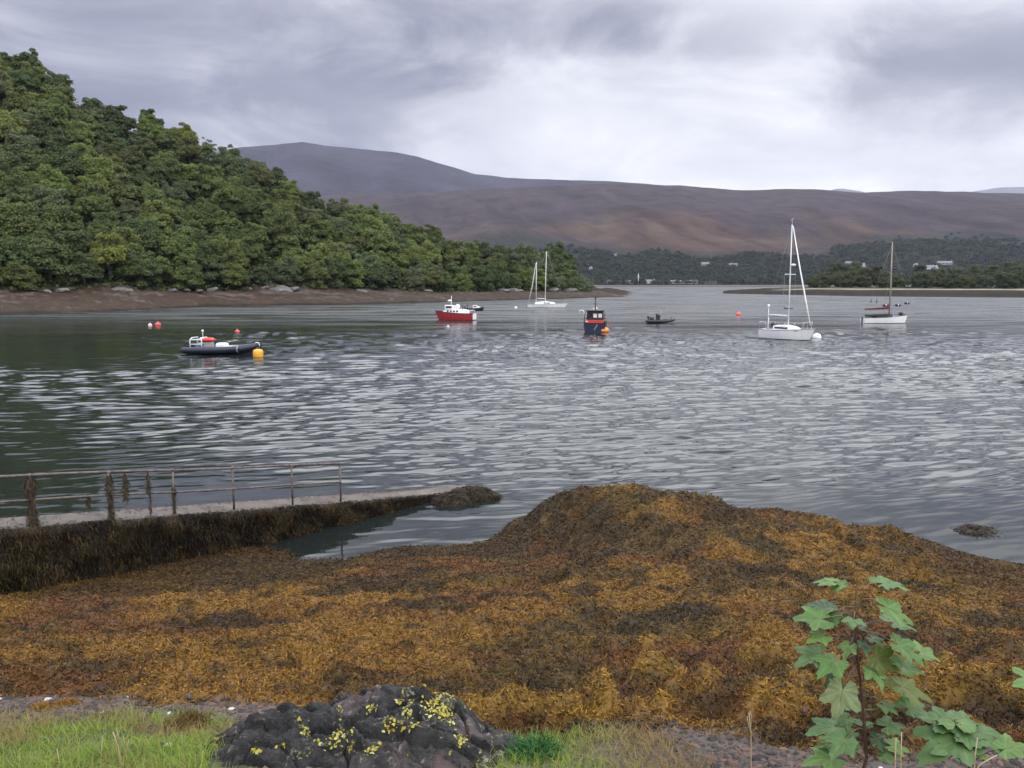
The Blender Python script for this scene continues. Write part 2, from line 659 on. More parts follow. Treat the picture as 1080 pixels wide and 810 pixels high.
mat_col = weed_colour(XX.ravel(), YY.ravel(), ZB.ravel()) * .62  # the wrack mat's own colour, darker than its fronds
soil = np.array((.065, .055, .042))
grit = np.array((.095, .072, .060))
turf = np.array((.060, .072, .022))
gm = fbm(XX * 2.2, YY * 2.2, 15, 4).ravel()
up = soil + (grit - soil) * sstep(gm, .42, .6)[:, None]
tm = sstep(ZB.ravel() + .5 * (gm - .5), 2.78, 2.95) * np.maximum(sstep(-XX.ravel(), .9, 1.4), sstep(ZB.ravel(), 3.5, 3.7))
up = up + (turf - up) * tm[:, None]
wmf = WM.ravel()[:, None]
bed = np.array((.03, .028, .02))
gcol = np.where(ZB.ravel()[:, None] < -.1, bed, up * (1 - wmf) + mat_col * wmf)
gcol *= (.8 + .4 * fbm(XX * 9, YY * 9, 91, 2).ravel())[:, None]
shore_m = M('shore ground', (.1, .1, .1), .75, .18, 9, bump=.6, bscale=42, attr=True, spec=.35, bdist=.02)
Vs = np.stack([XX.ravel(), YY.ravel(), ZZ.ravel()], 1)
tag(big_mesh('shore', Vs, grid_faces(*XX.shape), shore_m, gcol, True), kind='structure')
# the land the shore belongs to, carried on behind the camera
mb = MB()
mb.box((0, -62, 3.2), (400, 118, 2.0))
tag(mb.build('ground', M('turf', (.06, .075, .025), .9, .3, .8, bump=.5, bscale=8)), kind='structure')


# =================================================================== WATER
def build_water():
    pys = [298.0 + 850 * EYE / d for d in (6500, 4000, 2800, 2000, 1500, 1200)]
    pys = pys + list(np.arange(302.6, 690, .37))
    d = np.array([850 * EYE / (p - 298.0) for p in pys])
    tn = np.concatenate([np.linspace(-3, -1.0, 40, endpoint=False), np.linspace(-1.0, 1.0, 1280), np.linspace(1.0, 3, 41)[1:]])
    D, T = np.meshgrid(d, tn, indexing='ij')
    X, Y = D * T, D.copy()
    dd = np.gradient(d)
    spacing = np.abs(dd)[:, None]
    rng = np.random.default_rng(5)
    Z = np.zeros_like(X)
    nw = 96
    lam = np.exp(rng.uniform(math.log(.24), math.log(1.75), nw))
    # slow warp so that crests curve and break up
    wx = (fbm(X * .045, Y * .03, 101, 3) - .5) * 7
    wy = (fbm(X * .05 + 9, Y * .03, 102, 3) - .5) * 5
    for i in range(nw):
        a = math.pi / 2 + R(8) + rng.normal(0, R(15))
        k = 2 * math.pi / lam[i]
        slope = WAVE * math.sqrt(2 / nw) * (1.35 if .4 < lam[i] < 1.25 else .9)
        amp = slope / k
        att = sstep(lam[i] / spacing, 1.0, 2.2)
        if att.max() <= 0:
            continue
        Z += att * amp * np.cos(k * (math.cos(a) * (X + wx) + math.sin(a) * (Y + wy)) + rng.uniform(0, 6.28))
    gust = .62 + .75 * sstep(fbm(X * .018, Y * .035, 111, 4), .34, .66)
    gust *= .72 + .28 * sstep(X / Y, -.5, -.1)
    far = 1 - .5 * sstep(Y, 90, 200)
    calm = sstep(Y - .35 * np.abs(X + 2) * (X < -2), 18.5, 29.0)
    calm = np.minimum(calm, 1 - .75 * sstep(X, 6.5, 9.5) * sstep(-Y, -24, -18))
    calm = np.minimum(calm, .35 + .65 * sstep(Y + .9 * np.minimum(X + 4, 0), 14, 24))
    Z *= 1 + .55 * sstep(Y, 34, 58)
    Z *= 1 - .6 * sstep(-X / Y, .34, .56) * sstep(Y, 46, 72)
    Z *= gust * far * (.10 + .90 * calm)
    m = bpy.data.materials.new('sea water')
    m.use_nodes = True
    g = NT(m.node_tree)
    out = g.n('ShaderNodeOutputMaterial')
    p = g.n('ShaderNodeBsdfPrincipled')
    g.put(out.inputs[0], p.outputs[0])
    p.inputs['Base Color'].default_value = (.011, .015, .013, 1)
    
    p.inputs['IOR'].default_value = 1.36
    geo = g.n('ShaderNodeNewGeometry')
    pos = geo.outputs['Position']
    n1 = g.noise(g.vmath('MULTIPLY', pos, (1.3, 3.4, 1)), 1.0, 4, .55, .4)
    n2 = g.noise(g.vmath('MULTIPLY', pos, (.16, .62, 1)), 1.0, 4, .55, .6)
    n3 = g.noise(g.vmath('MULTIPLY', pos, (.02, .035, 1)), 1.0, 3, .5, .4)
    hgt = g.math('MULTIPLY_ADD', n2, .13, g.math('MULTIPLY', n1, .026))
    sp = g.n('ShaderNodeSeparateXYZ')
    g.put(sp.inputs[0], pos)
    # ripples too small to model far out: rougher water
    g.put(p.inputs['Roughness'], g.math('MULTIPLY', g.step(sp.outputs[1], 45, 190, .06, .36), g.step(g.noise(g.vmath('MULTIPLY', pos, (.035, .16, 1)), 1.0, 5, .6, .8), .32, .68, .45, 1.25)))
    st = g.math('MULTIPLY', g.step(sp.outputs[1], 20, 60, .12, 1), g.step(n3, .35, .65, .35, 1.0))
    b = g.n('ShaderNodeBump')
    b.inputs['Distance'].default_value = 1.0
    g.put(b.inputs['Strength'], g.math('MULTIPLY', st, .55))
    g.put(b.inputs['Height'], hgt)
    g.put(p.inputs['Normal'], b.outputs[0])
    V = np.stack([X.ravel(), Y.ravel(), Z.ravel()], 1)
    F = grid_faces(*X.shape)[:, ::-1]
    tag(big_mesh('water', V, F, m, None, True), kind='structure')


WAVE = .21
build_water()


# =================================================================== WOODED HILL, LEFT SHORE
def interp(px, table, k):
    return np.interp(px, [t[0] for t in table], [t[k] for t in table])


# along the shore, indexed by bearing: distance and height of the water's edge, the tree line, the ridge
WATERLINE = [(-420, 352), (-200, 340), (0, 332), (100, 329), (160, 326.5), (220, 323.5), (300, 322), (360, 322), (460, 319), (540, 316.5), (600, 315), (640, 313.6), (684, 312.2)]
TREELINE = [(-420, 172, 4.2), (-200, 176, 4.2), (0, 182, 4.0), (150, 207, 4.0), (300, 236, 4.0), (450, 280, 3.2), (600, 345, 2.6), (640, 366, 1.6), (684, 372, .1)]
RIDGE = [(-420, 20, 330), (-200, 25, 325), (-80, 40, 320), (0, 45, 318), (40, 53, 316), (75, 68, 314), (95, 92, 312), (120, 106, 312), (160, 115, 312), (200, 129, 312), (230, 145, 312), (280, 153, 312),
         (300, 178, 312), (350, 203, 315), (400, 219, 325), (450, 238, 335), (520, 251, 352), (560, 258, 368), (600, 270, 386), (616, 283, 392), (632, 303.5, 395), (650, 307.5, 398), (684, 312, 400)]
TREE_H = 9.0


def shore_frame(px):
    wl = at_z(px, float(interp(px, WATERLINE, 1)), 0)
    td, tz = float(interp(px, TREELINE, 1)), float(interp(px, TREELINE, 2))
    rp, rd = float(interp(px, RIDGE, 1)), float(interp(px, RIDGE, 2))
    v = view_dir(px, 298)
    sx = v[0] / v[1]
    rz = at_d(px, rp, rd)[2] - TREE_H * (1 - .85 * float(np.clip((px - 560) / 90, 0, 1)))
    return wl, np.array((sx * td, td, tz)), np.array((sx * rd, rd, max(rz, tz * .8)))


def build_left_land():
    us = np.linspace(-420, 684, 420)
    rows, colr = [], []
    NB, NH = 16, 60
    for u in us:
        wl, tl, rg = shore_frame(float(u))
        col = []
        for k in range(-3, NB):
            t = k / NB
            p = wl + (tl - wl) * t
            p[2] = tl[2] * (t ** .9 if t > 0 else t * 1.5)
            col.append(p)
        for k in range(NH + 1):
            t = k / NH
            p = tl + (rg - tl) * t
            s = .80 * t + .20 * t * t * (3 - 2 * t)
            p[2] = tl[2] + (rg[2] - tl[2]) * s
            col.append(p)
        for k in range(1, 14):
            t = k / 13
            p = rg + np.array((rg[0] / rg[1], 1, 0)) * 220 * t
            p[2] = rg[2] * (1 - .9 * t * t)
            col.append(p)
        rows.append(col)
    A = np.array(rows)
    nb = NB + 3
    x, y = A[..., 0], A[..., 1]
    tip = sstep(us, 640, 680)[:, None]
    A[..., 2] = A[..., 2] * (1 - tip) - .35 * tip
    bump = (fbm(x * .06, y * .06, 201, 5) - .5) * (1 - tip)
    w = np.zeros(A.shape[1])
    w[nb:] = 5.0
    w[3:nb] = .9
    A[..., 2] += bump * w[None, :]
    A[..., 2] += ((fbm(x * .35, y * .35, 207, 4) - .5) * np.where(np.arange(A.shape[1]) < nb + 1, 1.0, .4)[None, :]) * (np.arange(A.shape[1]) > 2)
    wrack, pale, earth = np.array((.042, .029, .018)), np.array((.080, .064, .052)), np.array((.020, .028, .011))
    c = np.zeros(A.shape)
    nn = fbm(x * .22, y * .5, 211, 4)
    t = (np.arange(A.shape[1]) - 3) / NB
    for j in range(A.shape[1]):
        if j < nb + 1:
            f = sstep(nn[:, j] + .35 * (t[j] - .75), .50, .66)[:, None]
            c[:, j] = wrack + (pale - wrack) * f
            if t[j] < .12:
                c[:, j] *= .45
        else:
            c[:, j] = earth + (wrack * .6 - earth) * sstep(us, 618, 632)[:, None]
    fine = fbm(x * 1.3, y * 1.3, 219, 3)
    c *= (.65 + .7 * fine)[..., None]
    m = M('hillside and shingle', (.1, .1, .1), .85, .25, .6, bump=.5, bscale=2.5, attr=True, spec=.08, bdist=.3)
    tag(big_mesh('hillside', A.reshape(-1, 3), grid_faces(A.shape[0], A.shape[1])[:, ::-1], m, c.reshape(-1, 3), True), kind='structure')
    return us, A, nb


HU, HA, HNB = build_left_land()


def hill_at(px, t):
    """point on the slope at a bearing; t 0 at the tree line, 1 on the ridge"""
    fi = np.clip((px - HU[0]) / (HU[1] - HU[0]), 0, len(HU) - 2)
    fj = HNB + t * 60
    i, j = int(fi), int(fj)
    a, b = fi - i, fj - j
    return (HA[i, j] * (1 - a) + HA[i + 1, j] * a) * (1 - b) + (HA[i, j + 1] * (1 - a) + HA[i + 1, j + 1] * a) * b


# ------------------------------------------------------------------ trees
CROWN_M = leaf_mat('broadleaf foliage', objcol=True, var=.30, scale=.55, trans=.30, rough=.6, spec=.25)
BARK_M = M('grey bark', (.10, .085, .07), .85, .3, 4, bump=.6, bscale=14)


def crown_arrays(seed, Rr, Ht, nleaf, lobes=15, leaf=.34, low=.06):
    rng = np.random.default_rng(seed)
    C, rad = [], []
    for i in range(lobes):
        t = rng.uniform(0, 1) if i else .9
        z = low + (1 - low) * t ** .9
        ring = math.sqrt(max(0, 1 - ((z - .50) / .62) ** 2))
        rr = Rr * ring * math.sqrt(rng.uniform(.15, 1)) * .74
        a = rng.uniform(0, 6.28) if i % 2 else 2.4 * i
        r = Rr * rng.uniform(.20, .34) * (1.05 - .3 * t)
        C.append((rr * math.cos(a) * rng.uniform(.85, 1.15), rr * math.sin(a), z * Ht * rng.uniform(.9, 1.03) - r * .55))
        rad.append(r)
    C.append((0, 0, Ht * .46))
    rad.append(Rr * .66)
    for i in range(lobes):
        a = 6.283 * i / lobes * 2.4
        q = rng.uniform(.3, .95)
        C.append((Rr * .78 * q ** .5 * math.cos(a), Rr * .78 * q ** .5 * math.sin(a), Ht * (.86 - .5 * q) * rng.uniform(.9, 1.05)))
        rad.append(Rr * rng.uniform(.15, .24))
    C, rad = np.array(C), np.array(rad)
    lobes = len(C)
    pr = rad ** 2 / (rad ** 2).sum()
    li = rng.choice(lobes, nleaf * 2, p=pr)
    d = unit(rng.normal(0, 1, (nleaf * 2, 3)))
    d[:, 2] = np.where(d[:, 2] < -.35, -d[:, 2], d[:, 2])
    ph = rng.uniform(0, 6.28, (lobes, 3))
    bumpy = 1 + .16 * np.sin(5 * d[:, 0] + ph[li, 0]) * np.sin(5 * d[:, 1] + ph[li, 1]) + .12 * np.sin(9 * d[:, 2] + ph[li, 2]) * np.sin(8 * d[:, 0] + ph[li, 1])
    P = C[li] + d * (rad[li] * bumpy * rng.uniform(.66, 1.12, nleaf * 2))[:, None] * np.array((1, 1, .78))
    dist = np.linalg.norm((P[:, None] - C[None]) / np.array((1, 1, .78)), axis=2) / rad[None]
    dist[np.arange(len(P)), li] = 9
    keep = (dist.min(1) > .78) & (P[:, 2] > .25)
    P, d = P[keep][:nleaf], d[keep][:nleaf]
    N = unit(d + rng.normal(0, .55, P.shape) + np.array((0, 0, .35)))
    A = unit(np.cross(N, rng.normal(0, 1, P.shape)))
    B = np.cross(N, A)
    s = leaf * rng.uniform(.6, 1.5, len(P))[:, None]
    V = np.stack([P - A * s, P - B * s * .62 + N * s * .12, P + A * s, P + B * s * .62 + N * s * .12], 1).reshape(-1, 3)
    F = np.arange(len(P) * 4).reshape(-1, 4)
    return V, F, C, rad


def trunk_mb(seed, Ht, C):
    rng = random.Random(seed)
    mb = MB()
    top = Ht * .62
    lean = (rng.uniform(-.5, .5), rng.uniform(-.5, .5))
    r0 = .17 + .012 * Ht
    mb.tube([(0, 0, -.8), (lean[0] * .2, lean[1] * .2, Ht * .2), (lean[0] * .6, lean[1] * .6, Ht * .42), (lean[0], lean[1], top)], [r0 * 1.25, r0, r0 * .75, r0 * .35], 7)
    for i in range(min(6, len(C))):
        c = C[i * 2 % len(C)]
        h = Ht * rng.uniform(.18, .42)
        f = h / top
        s = (lean[0] * f, lean[1] * f, h)
        mb.tube([s, ((s[0] + c[0]) / 2, (s[1] + c[1]) / 2, (h + c[2]) / 2 + .2), tuple(c)], [r0 * .55, r0 * .38, r0 * .12], 5)
    return mb


PROTO = []
for i, (r_, h_, n_, lb, lw) in enumerate([(5.6, 9.4, 7000, 18, .10), (5.0, 9.0, 6400, 15, .12), (6.1, 9.8, 7400, 20, .08), (4.6, 8.6, 5600, 13, .14),
                                          (5.3, 8.4, 6400, 16, .08), (4.0, 7.6, 4600, 11, .12), (5.0, 10.2, 6200, 17, .12)]):
    V, F, C, rad = crown_arrays(300 + i, r_, h_, int(n_ * 1.8), lb + 12, .215, lw)
    cr = big_mesh('crown', V, F, CROWN_M)
    tr = trunk_mb(400 + i, h_, C).build('trunk', BARK_M)
    PROTO.append((cr.data, tr.data, r_, h_))
    bpy.data.objects.remove(cr)
    bpy.data.objects.remove(tr)
# an airy skyline tree with daylight through its crown
V, F, C, rad = crown_arrays(377, 3.6, 8.8, 950, 12, .26, .30)
cr = big_mesh('crown', V, F, CROWN_M)
tr = trunk_mb(378, 8.8, C).build('trunk', BARK_M)
AIRY = (cr.data, tr.data, 3.6, 8.8)
bpy.data.objects.remove(cr)
bpy.data.objects.remove(tr)

KIND = {'dark green': (.078, .108, .034), 'mid green': (.112, .142, .038), 'fresh green': (.140, .182, .044), 'yellow-green': (.172, .196, .038), 'olive': (.102, .126, .038), 'grey-green': (.112, .134, .058)}


def tree(name, loc, proto, scale, colour, rz, cat='tree', group=None):
    t = thing(name, None, cat, loc, rz, group)
    c = link('crown', proto[0], t)
    kk = random.uniform(.82, 1.14)
    k = tuple(q * kk * random.uniform(.94, 1.06) for q in colour)
    c.color = (*k, 1)
    link('trunk', proto[1], t)
    t.scale = (scale * random.uniform(.92, 1.08), scale * random.uniform(.92, 1.08), scale * random.uniform(.9, 1.12))
    return t


def place_wood():
    """a dart-throwing over the slope, crowns nearly touching"""
    rng = random.Random(21)
    pts = []
    hand = [(105, .40, 'yellow-green', 2), (62, .33, 'fresh green', 0), (190, .14, 'fresh green', 0), (240, .10, 'fresh green', 2), (180, .60, 'olive', 2), (120, .62, 'olive', 4),
            (335, .12, 'fresh green', 0), (352, .20, 'fresh green', 2), (418, .32, 'fresh green', 6), (20, .16, 'mid green', 2), (48, .12, 'mid green', 0)]
    for px, t, kd, pi in hand:
        p = hill_at(px, t)
        pts.append((px, t, p, kd, pi, 1.12))
    tries = 0
    while tries < 15000 and len(pts) < 262:
        tries += 1
        px = rng.uniform(-40, 600)
        t = rng.uniform(0, 1) if rng.random() > .25 else rng.uniform(0, .05)
        p = hill_at(px, t)
        rmin = 7.6 if t > .05 else 6.2
        if px > 560:
            rmin *= .8
        if any((p[0] - q[2][0]) ** 2 + (p[1] - q[2][1]) ** 2 < rmin * rmin for q in pts):
            continue
        # a rocky gap with bare ground near the shore
        if 285 < px < 302 and t < .16:
            continue
        n = float(fbm(p[0] * .03, p[1] * .03, 333, 3))
        r = rng.random()
        if r < .34:
            kd = 'dark green'
        elif r < .60:
            kd = 'mid green'
        elif r < .72 + .25 * (n - .5):
            kd = 'fresh green'
        elif r < .86:
            kd = 'grey-green'
        elif r < .965:
            kd = 'olive'
        else:
            kd = 'yellow-green'
        pi = rng.randrange(len(PROTO))
        sc = rng.uniform(.95, 1.28)
        if px > 600:
            sc *= .90
        if t > .85:
            sc *= .97
        if t < .03:
            sc *= .86
        pts.append((px, t, p, kd, pi, sc))
    out = []
    for px, t, p, kd, pi, sc in pts:
        o = tree('broadleaf_tree', (p[0], p[1], p[2] - (.5 if t < .1 else 1.3)), PROTO[pi], sc, KIND[kd], rng.uniform(0, 6.28), 'tree', 'broadleaf trees on the wooded slope')
        out.append((o, px, t, kd))
    p = hill_at(226, .985)
    o = tree('broadleaf_tree', (p[0], p[1], p[2]), AIRY, 1.05, KIND['dark green'], .4, 'tree')
    o['label'] = 'airy lone tree standing clear of the wooded skyline, sky showing through its crown'
    return out


WOOD = place_wood()


def label_wood():
    zones = [(-900, 75, 'toward the landward end'), (75, 150, 'short of the red buoys'), (150, 200, 'behind the red buoys'), (200, 275, 'behind the navy inflatable boat'), (275, 345, 'past the navy inflatable boat'),
             (345, 440, 'short of the red motor boat'), (440, 515, 'behind the red motor boat'), (515, 556, 'short of the two-masted yacht'), (556, 900, 'by the wooded point')]
    rows = [(-1, .055, 'on the shoreline'), (.055, .27, 'low on the slope'), (.27, .52, 'halfway up'), (.52, .80, 'high on the slope'), (.80, 2, 'on the skyline')]
    cells = {}
    for o, px, t, kd in WOOD:
        z = next(s for a, b, s in zones if a <= px < b)
        r = next(s for a, b, s in rows if a <= t < b)
        cells.setdefault((kd, r, z), []).append((px, o))
    nth = ['first', 'second', 'third', 'fourth', 'fifth', 'sixth', 'seventh', 'eighth', 'ninth', 'tenth', 'eleventh', 'twelfth']
    for (kd, r, z), lst in cells.items():
        lst.sort(key=lambda q: -q[0])
        for i, (px, o) in enumerate(lst):
            if len(lst) == 1:
                o['label'] = f'only {kd} tree {r} {z}'
            else:
                o['label'] = f'{kd} tree {r} {z}, {nth[i]} from seaward'


label_wood()

def undergrowth():
    rng = np.random.default_rng(61)
    n = 52000
    px = rng.uniform(-60, 624, n)
    t = rng.uniform(0, 1.02, n)
    fi = np.clip((px - HU[0]) / (HU[1] - HU[0]), 0, len(HU) - 2).astype(int)
    fj = (HNB + t * 60).astype(int)
    P = HA[fi, fj] + rng.normal(0, 1.2, (n, 3)) * (1, 1, 0)
    cl = fbm(P[:, 0] * .3, P[:, 1] * .3, 67, 3)
    P[:, 2] += rng.uniform(0, 1, n) * (.3 + 3.2 * np.clip(cl - .3, 0, 1) * np.clip(t * 12, .25, 1))
    keep = ~((px > 284) & (px < 303) & (t < .16))
    P, cl = P[keep], cl[keep]
    n = len(P)
    N = unit(rng.normal(0, .6, (n, 3)) + (0, -.3, 1))
    A = unit(np.cross(N, rng.normal(0, 1, (n, 3))))
    B = np.cross(N, A)
    s = rng.uniform(.3, .7, (n, 1))
    V = np.stack([P - A * s, P - B * s * .7, P + A * s, P + B * s * .7], 1).reshape(-1, 3)
    c = np.array((.046, .062, .020)) * rng.uniform(.55, 1.5, (n, 1)) 
    tag(big_mesh('undergrowth', V, np.arange(n * 4).reshape(-1, 4), leaf_mat('bracken', attr=True, var=.3, scale=.5, trans=.15, spec=.1), np.repeat(c, 4, 0)), 'bracken and brush between the trunks', 'undergrowth', kind='stuff')


undergrowth()

# rocks showing pale under the trees
ROCK_M = M('pale shore rock', (.125, .115, .105), .8, .35, 1.2, bump=.7, bscale=4, bdist=.1)


def rock_mesh(seed, n=14, amp=.25):
    rng = random.Random(seed)
    mb = MB()
    planes = []
    for i in range(18):
        v = Vector((rng.gauss(0, 1), rng.gauss(0, 1), rng.gauss(0, 1))).normalized()
        planes.append((v, rng.uniform(.62, 1.0)))
    P, F = [], []
    nu, nv = 20, 12
    for j in range(nv + 1):
        th = math.pi * j / nv
        for i in range(nu):
            ph = 2 * math.pi * i / nu
            d = Vector((math.sin(th) * math.cos(ph), math.sin(th) * math.sin(ph), math.cos(th)))
            r = 1.1
            for v, k in planes:
                c = d.dot(v)
                if c > .05:
                    r = min(r, k / c)
            P.append(d * r)
    for j in range(nv):
        for i in range(nu):
            F.append((j * nu + i, (j + 1) * nu + i, (j + 1) * nu + (i + 1) % nu, j * nu + (i + 1) % nu))
    mb.add(P, F, 0, False)
    return mb


rk = [rock_mesh(s).build('shore_rock', ROCK_M) for s in (1, 2, 3)]
rdata = [o.data for o in rk]
for o in rk:
    bpy.data.objects.remove(o)
rr = random.Random(9)
for i, (px, s) in enumerate([(50, 1.0), (66, 1.5), (118, 1.3), (127, 1.8), (136, 1.2), (182, 1.2), (197, 1.0), (210, .9), (224, 1.4), (262, 1.2), (278, 1.6), (292, 2.2), (300, 2.6), (309, 1.8), (382, 1.8), (452, 1.4), (532, 2.0),
                             (541, 2.6), (548, 1.6), (584, 2.2), (596, 2.6), (604, 2.0)]):
    wl, tl, rg = shore_frame(px)
    p = tl + (wl - tl) * rr.uniform(.02, .16)
    o = link('shore_rock', rdata[i % 3])
    o.location = (p[0], p[1], p[2] + .15)
    o.scale = (s * 1.25, s * .9, s * rr.uniform(.45, .6))
    o.rotation_euler = (rr.uniform(-.2, .2), rr.uniform(-.2, .2), rr.uniform(-.4, .4))
    zone = ('short of the red buoys' if px < 150 else 'behind the navy inflatable boat' if px < 250 else 'beside the bare gap in the trees' if px < 320 else 'short of the red motor boat' if px < 440 else 'behind the red motor boat' if px < 500 else 'behind the two-masted yacht')
    tag(o, f'pale grey rock at the foot of the wood {zone}', 'rock', f'pale rocks at the foot of the wood {zone}')


# =================================================================== FAR SHORE, MOOR AND MOUNTAINS
def ridge_sheet(name, pxs, table, dist, base_d, base_z, nrow, shape, mat, colfn, rough_amp, seed, back=.25):
    us = np.array(pxs, float)
    py = interp(us, table, 1)
    py = py + (fbm(us * .05, us * 0, seed, 4) - .5) * 1.6
    V = np.zeros((len(us), nrow + 6, 3))
    for i, u in enumerate(us):
        top = at_d(u, float(py[i]), dist)
        sx = top[0] / top[1]
        for k in range(nrow + 1):
            t = k / nrow
            dd = base_d + (dist - base_d) * t
            V[i, k] = (sx * dd, dd, base_z + (top[2] - base_z) * shape(t))
        for k in range(1, 6):
            dd = dist * (1 + back * k / 5)
            V[i, nrow + k] = (sx * dd, dd, top[2] * (1 - .8 * (k / 5) ** 1.5))
    x, y = V[..., 0], V[..., 1]
    tt = np.clip(np.arange(nrow + 6) / nrow, 0, 1.2)
    w = np.sin(np.pi * np.clip(tt, 0, 1)) + .03
    V[..., 2] += (fbm(x / 260, y / 420, seed + 7, 5) - .5) * rough_amp * w[None, :]
    c = colfn(us[:, None] + 0 * x, tt[None, :] + 0 * x, x, y)
    tag(big_mesh(name, V.reshape(-1, 3), grid_faces(V.shape[0], V.shape[1])[:, ::-1], mat, c.reshape(-1, 3), True), kind='structure')
    return us, V


moor_m = M('moor heather', (.1, .1, .1), .95, .22, .012, bump=.8, bscale=.05, attr=True, spec=.1, bdist=12)
MOOR_R = [(-600, 226), (150, 222), (250, 213), (330, 207), (400, 204), (460, 202), (520, 199), (600, 195), (650, 193.5), (720, 195.5), (780, 201), (840, 199), (910, 203), (980, 201), (1080, 204.5), (1200, 208), (1700, 220)]


def moor_colour(u, t, x, y):
    purple, brown, wood, grass = np.array((.042, .030, .031)), np.array((.064, .040, .029)), np.array((.020, .026, .018)), np.array((.075, .066, .038))
    n = fbm(x / 150, y / 230, 401, 5)
    n2 = fbm(x / 60, y / 160, 402, 4)
    b = sstep(.9 - np.abs(t - .40) * 2.6 - np.abs(u - 720) / 520 + (n - .5) * 1.3, .35, .75)
    c = purple + (brown - purple) * b[..., None]
    gpatch = sstep(n2 + .22 * sstep(-np.hypot((u - 850) / 60, (t - .33) / .12), -1, 0), .60, .74) * sstep(-np.abs(t - .36), -.22, -.1)
    c = c + (grass - c) * (gpatch * .25)[..., None]
    edge = .25 + .05 * (n - .5) + .16 * sstep(u + (n - .5) * 140, 850, 930) + .05 * sstep(-u, -640, -560) + .10 * sstep(n2, .55, .7) * sstep(u, 880, 960)
    wv = sstep(edge - t, -.03, .03)
    c = c + (wood - c) * wv[..., None]
    n3 = fbm(x / 38, y / 70, 403, 5)
    gul = sstep(-np.abs(fbm(x / 210 + y / 900, y / 1500, 404, 4) - .5), -.05, 0)
    c = c * (.40 + .66 * n2 + .75 * (n3 - .2))[..., None]
    return c * (1 - .35 * gul)[..., None]


MU, MV = ridge_sheet('moor', np.linspace(-600, 1700, 480), MOOR_R, 3300.0, 1262.0, 1.0, 80, lambda t: t ** 1.18, moor_m, moor_colour, 70, 411)
mount_m = M('mountain heather', (.080, .068, .072), .95, .25, .006, bump=.8, bscale=.02, spec=.1, bdist=14, attr=True)
ridge_sheet('mountain', np.linspace(-500, 900, 300), [(-500, 190), (100, 182), (200, 165), (250, 156), (290, 152.5), (320, 150), (345, 154), (417, 160), (440, 165), (470, 174), (500, 183), (530, 187), (580, 189.5), (640, 191), (700, 195), (800, 207), (900, 225)],
            4600.0, 3000.0, 40.0, 50, lambda t: t ** .9, mount_m, lambda u, t, x, y: np.array((.036, .033, .044)) * (.6 + .8 * fbm(x / 240, y / 240, 431, 5))[..., None], 90, 421)
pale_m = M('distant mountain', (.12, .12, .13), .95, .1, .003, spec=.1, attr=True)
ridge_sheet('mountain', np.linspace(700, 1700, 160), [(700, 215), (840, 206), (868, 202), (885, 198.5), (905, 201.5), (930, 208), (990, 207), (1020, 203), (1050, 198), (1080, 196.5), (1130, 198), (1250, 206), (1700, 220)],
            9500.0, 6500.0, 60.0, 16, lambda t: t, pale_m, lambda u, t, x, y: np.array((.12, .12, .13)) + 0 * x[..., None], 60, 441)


def moor_at(px, t):
    fi = np.clip((px - MU[0]) / (MU[1] - MU[0]), 0, len(MU) - 2)
    fj = t * 80
    i, j = int(fi), int(fj)
    a, b = fi - i, fj - j
    return (MV[i, j] * (1 - a) + MV[i + 1, j] * a) * (1 - b) + (MV[i, j + 1] * (1 - a) + MV[i + 1, j + 1] * a) * b


def far_wood():
    """the mass of trees along the far shore"""
    rng = np.random.default_rng(77)
    Vs_, Cs = [], []
    n = 4200
    for i in range(n):
        px = rng.uniform(560, 1240)
        nn = float(fbm(px * .02, i * 0.0, 501, 3))
        tmax = .235 + .05 * (nn - .5) * 2 + (.17 if px > 880 else 0.0) * rng.uniform(.2, 1)
        t = rng.uniform(0.004, tmax)
        p = moor_at(px, t)
        r = rng.uniform(4, 7.5)
        h = rng.uniform(7, 12)
        k = 60
        d = unit(rng.normal(0, 1, (k, 3)))
        d[:, 2] = np.abs(d[:, 2])
        P = p + d * np.array((r, r, h * .62)) * rng.uniform(.7, 1.05, (k, 1)) + np.array((0, 0, h * .25))
        N = unit(d + rng.normal(0, .35, (k, 3)))
        A = unit(np.cross(N, rng.normal(0, 1, (k, 3))))
        B = np.cross(N, A)
        s = rng.uniform(.7, 1.6, (k, 1))
        Vs_.append(np.stack([P - A * s, P - B * s * .7, P + A * s, P + B * s * .7], 1).reshape(-1, 3))
        base = np.array(((.026, .036, .026), (.032, .040, .026), (.044, .048, .028), (.024, .032, .028))[rng.integers(0, 4)])
        Cs.append(np.repeat((base * rng.uniform(.75, 1.3, (k, 1))), 4, 0))
    V = np.concatenate(Vs_)
    o = big_mesh('far_wood', V, np.arange(len(V)).reshape(-1, 4), leaf_mat('far foliage', attr=True, var=.2, scale=.1, trans=.1, spec=.05), np.concatenate(Cs))
    tag(o, 'dark mass of trees along the foot of the far moor', 'wood', kind='stuff')


far_wood()
mb = MB()
# far tidal flats in front of the far shore: a low dark strip
us = np.linspace(560, 1300, 120)
A = []
for u in us:
    row = []
    for k, (d, z) in enumerate([(1150, -.3), (1165, .25), (1200, .9), (1268, 2.2)]):
        v = view_dir(u, 298)
        row.append((v[0] / v[1] * d, d + 20 * math.sin(u * .021), z))
    A.append(row)
A = np.array(A)
cc = np.zeros(A.shape) + np.array((.05, .042, .035))
cc[:, 2:] = (.11, .095, .08)
tag(big_mesh('beach', A.reshape(-1, 3), grid_faces(120, 4)[:, ::-1], M('far shingle', (.1, .1, .1), .9, .3, .05, attr=True, spec=.05), cc.reshape(-1, 3), True), kind='structure')


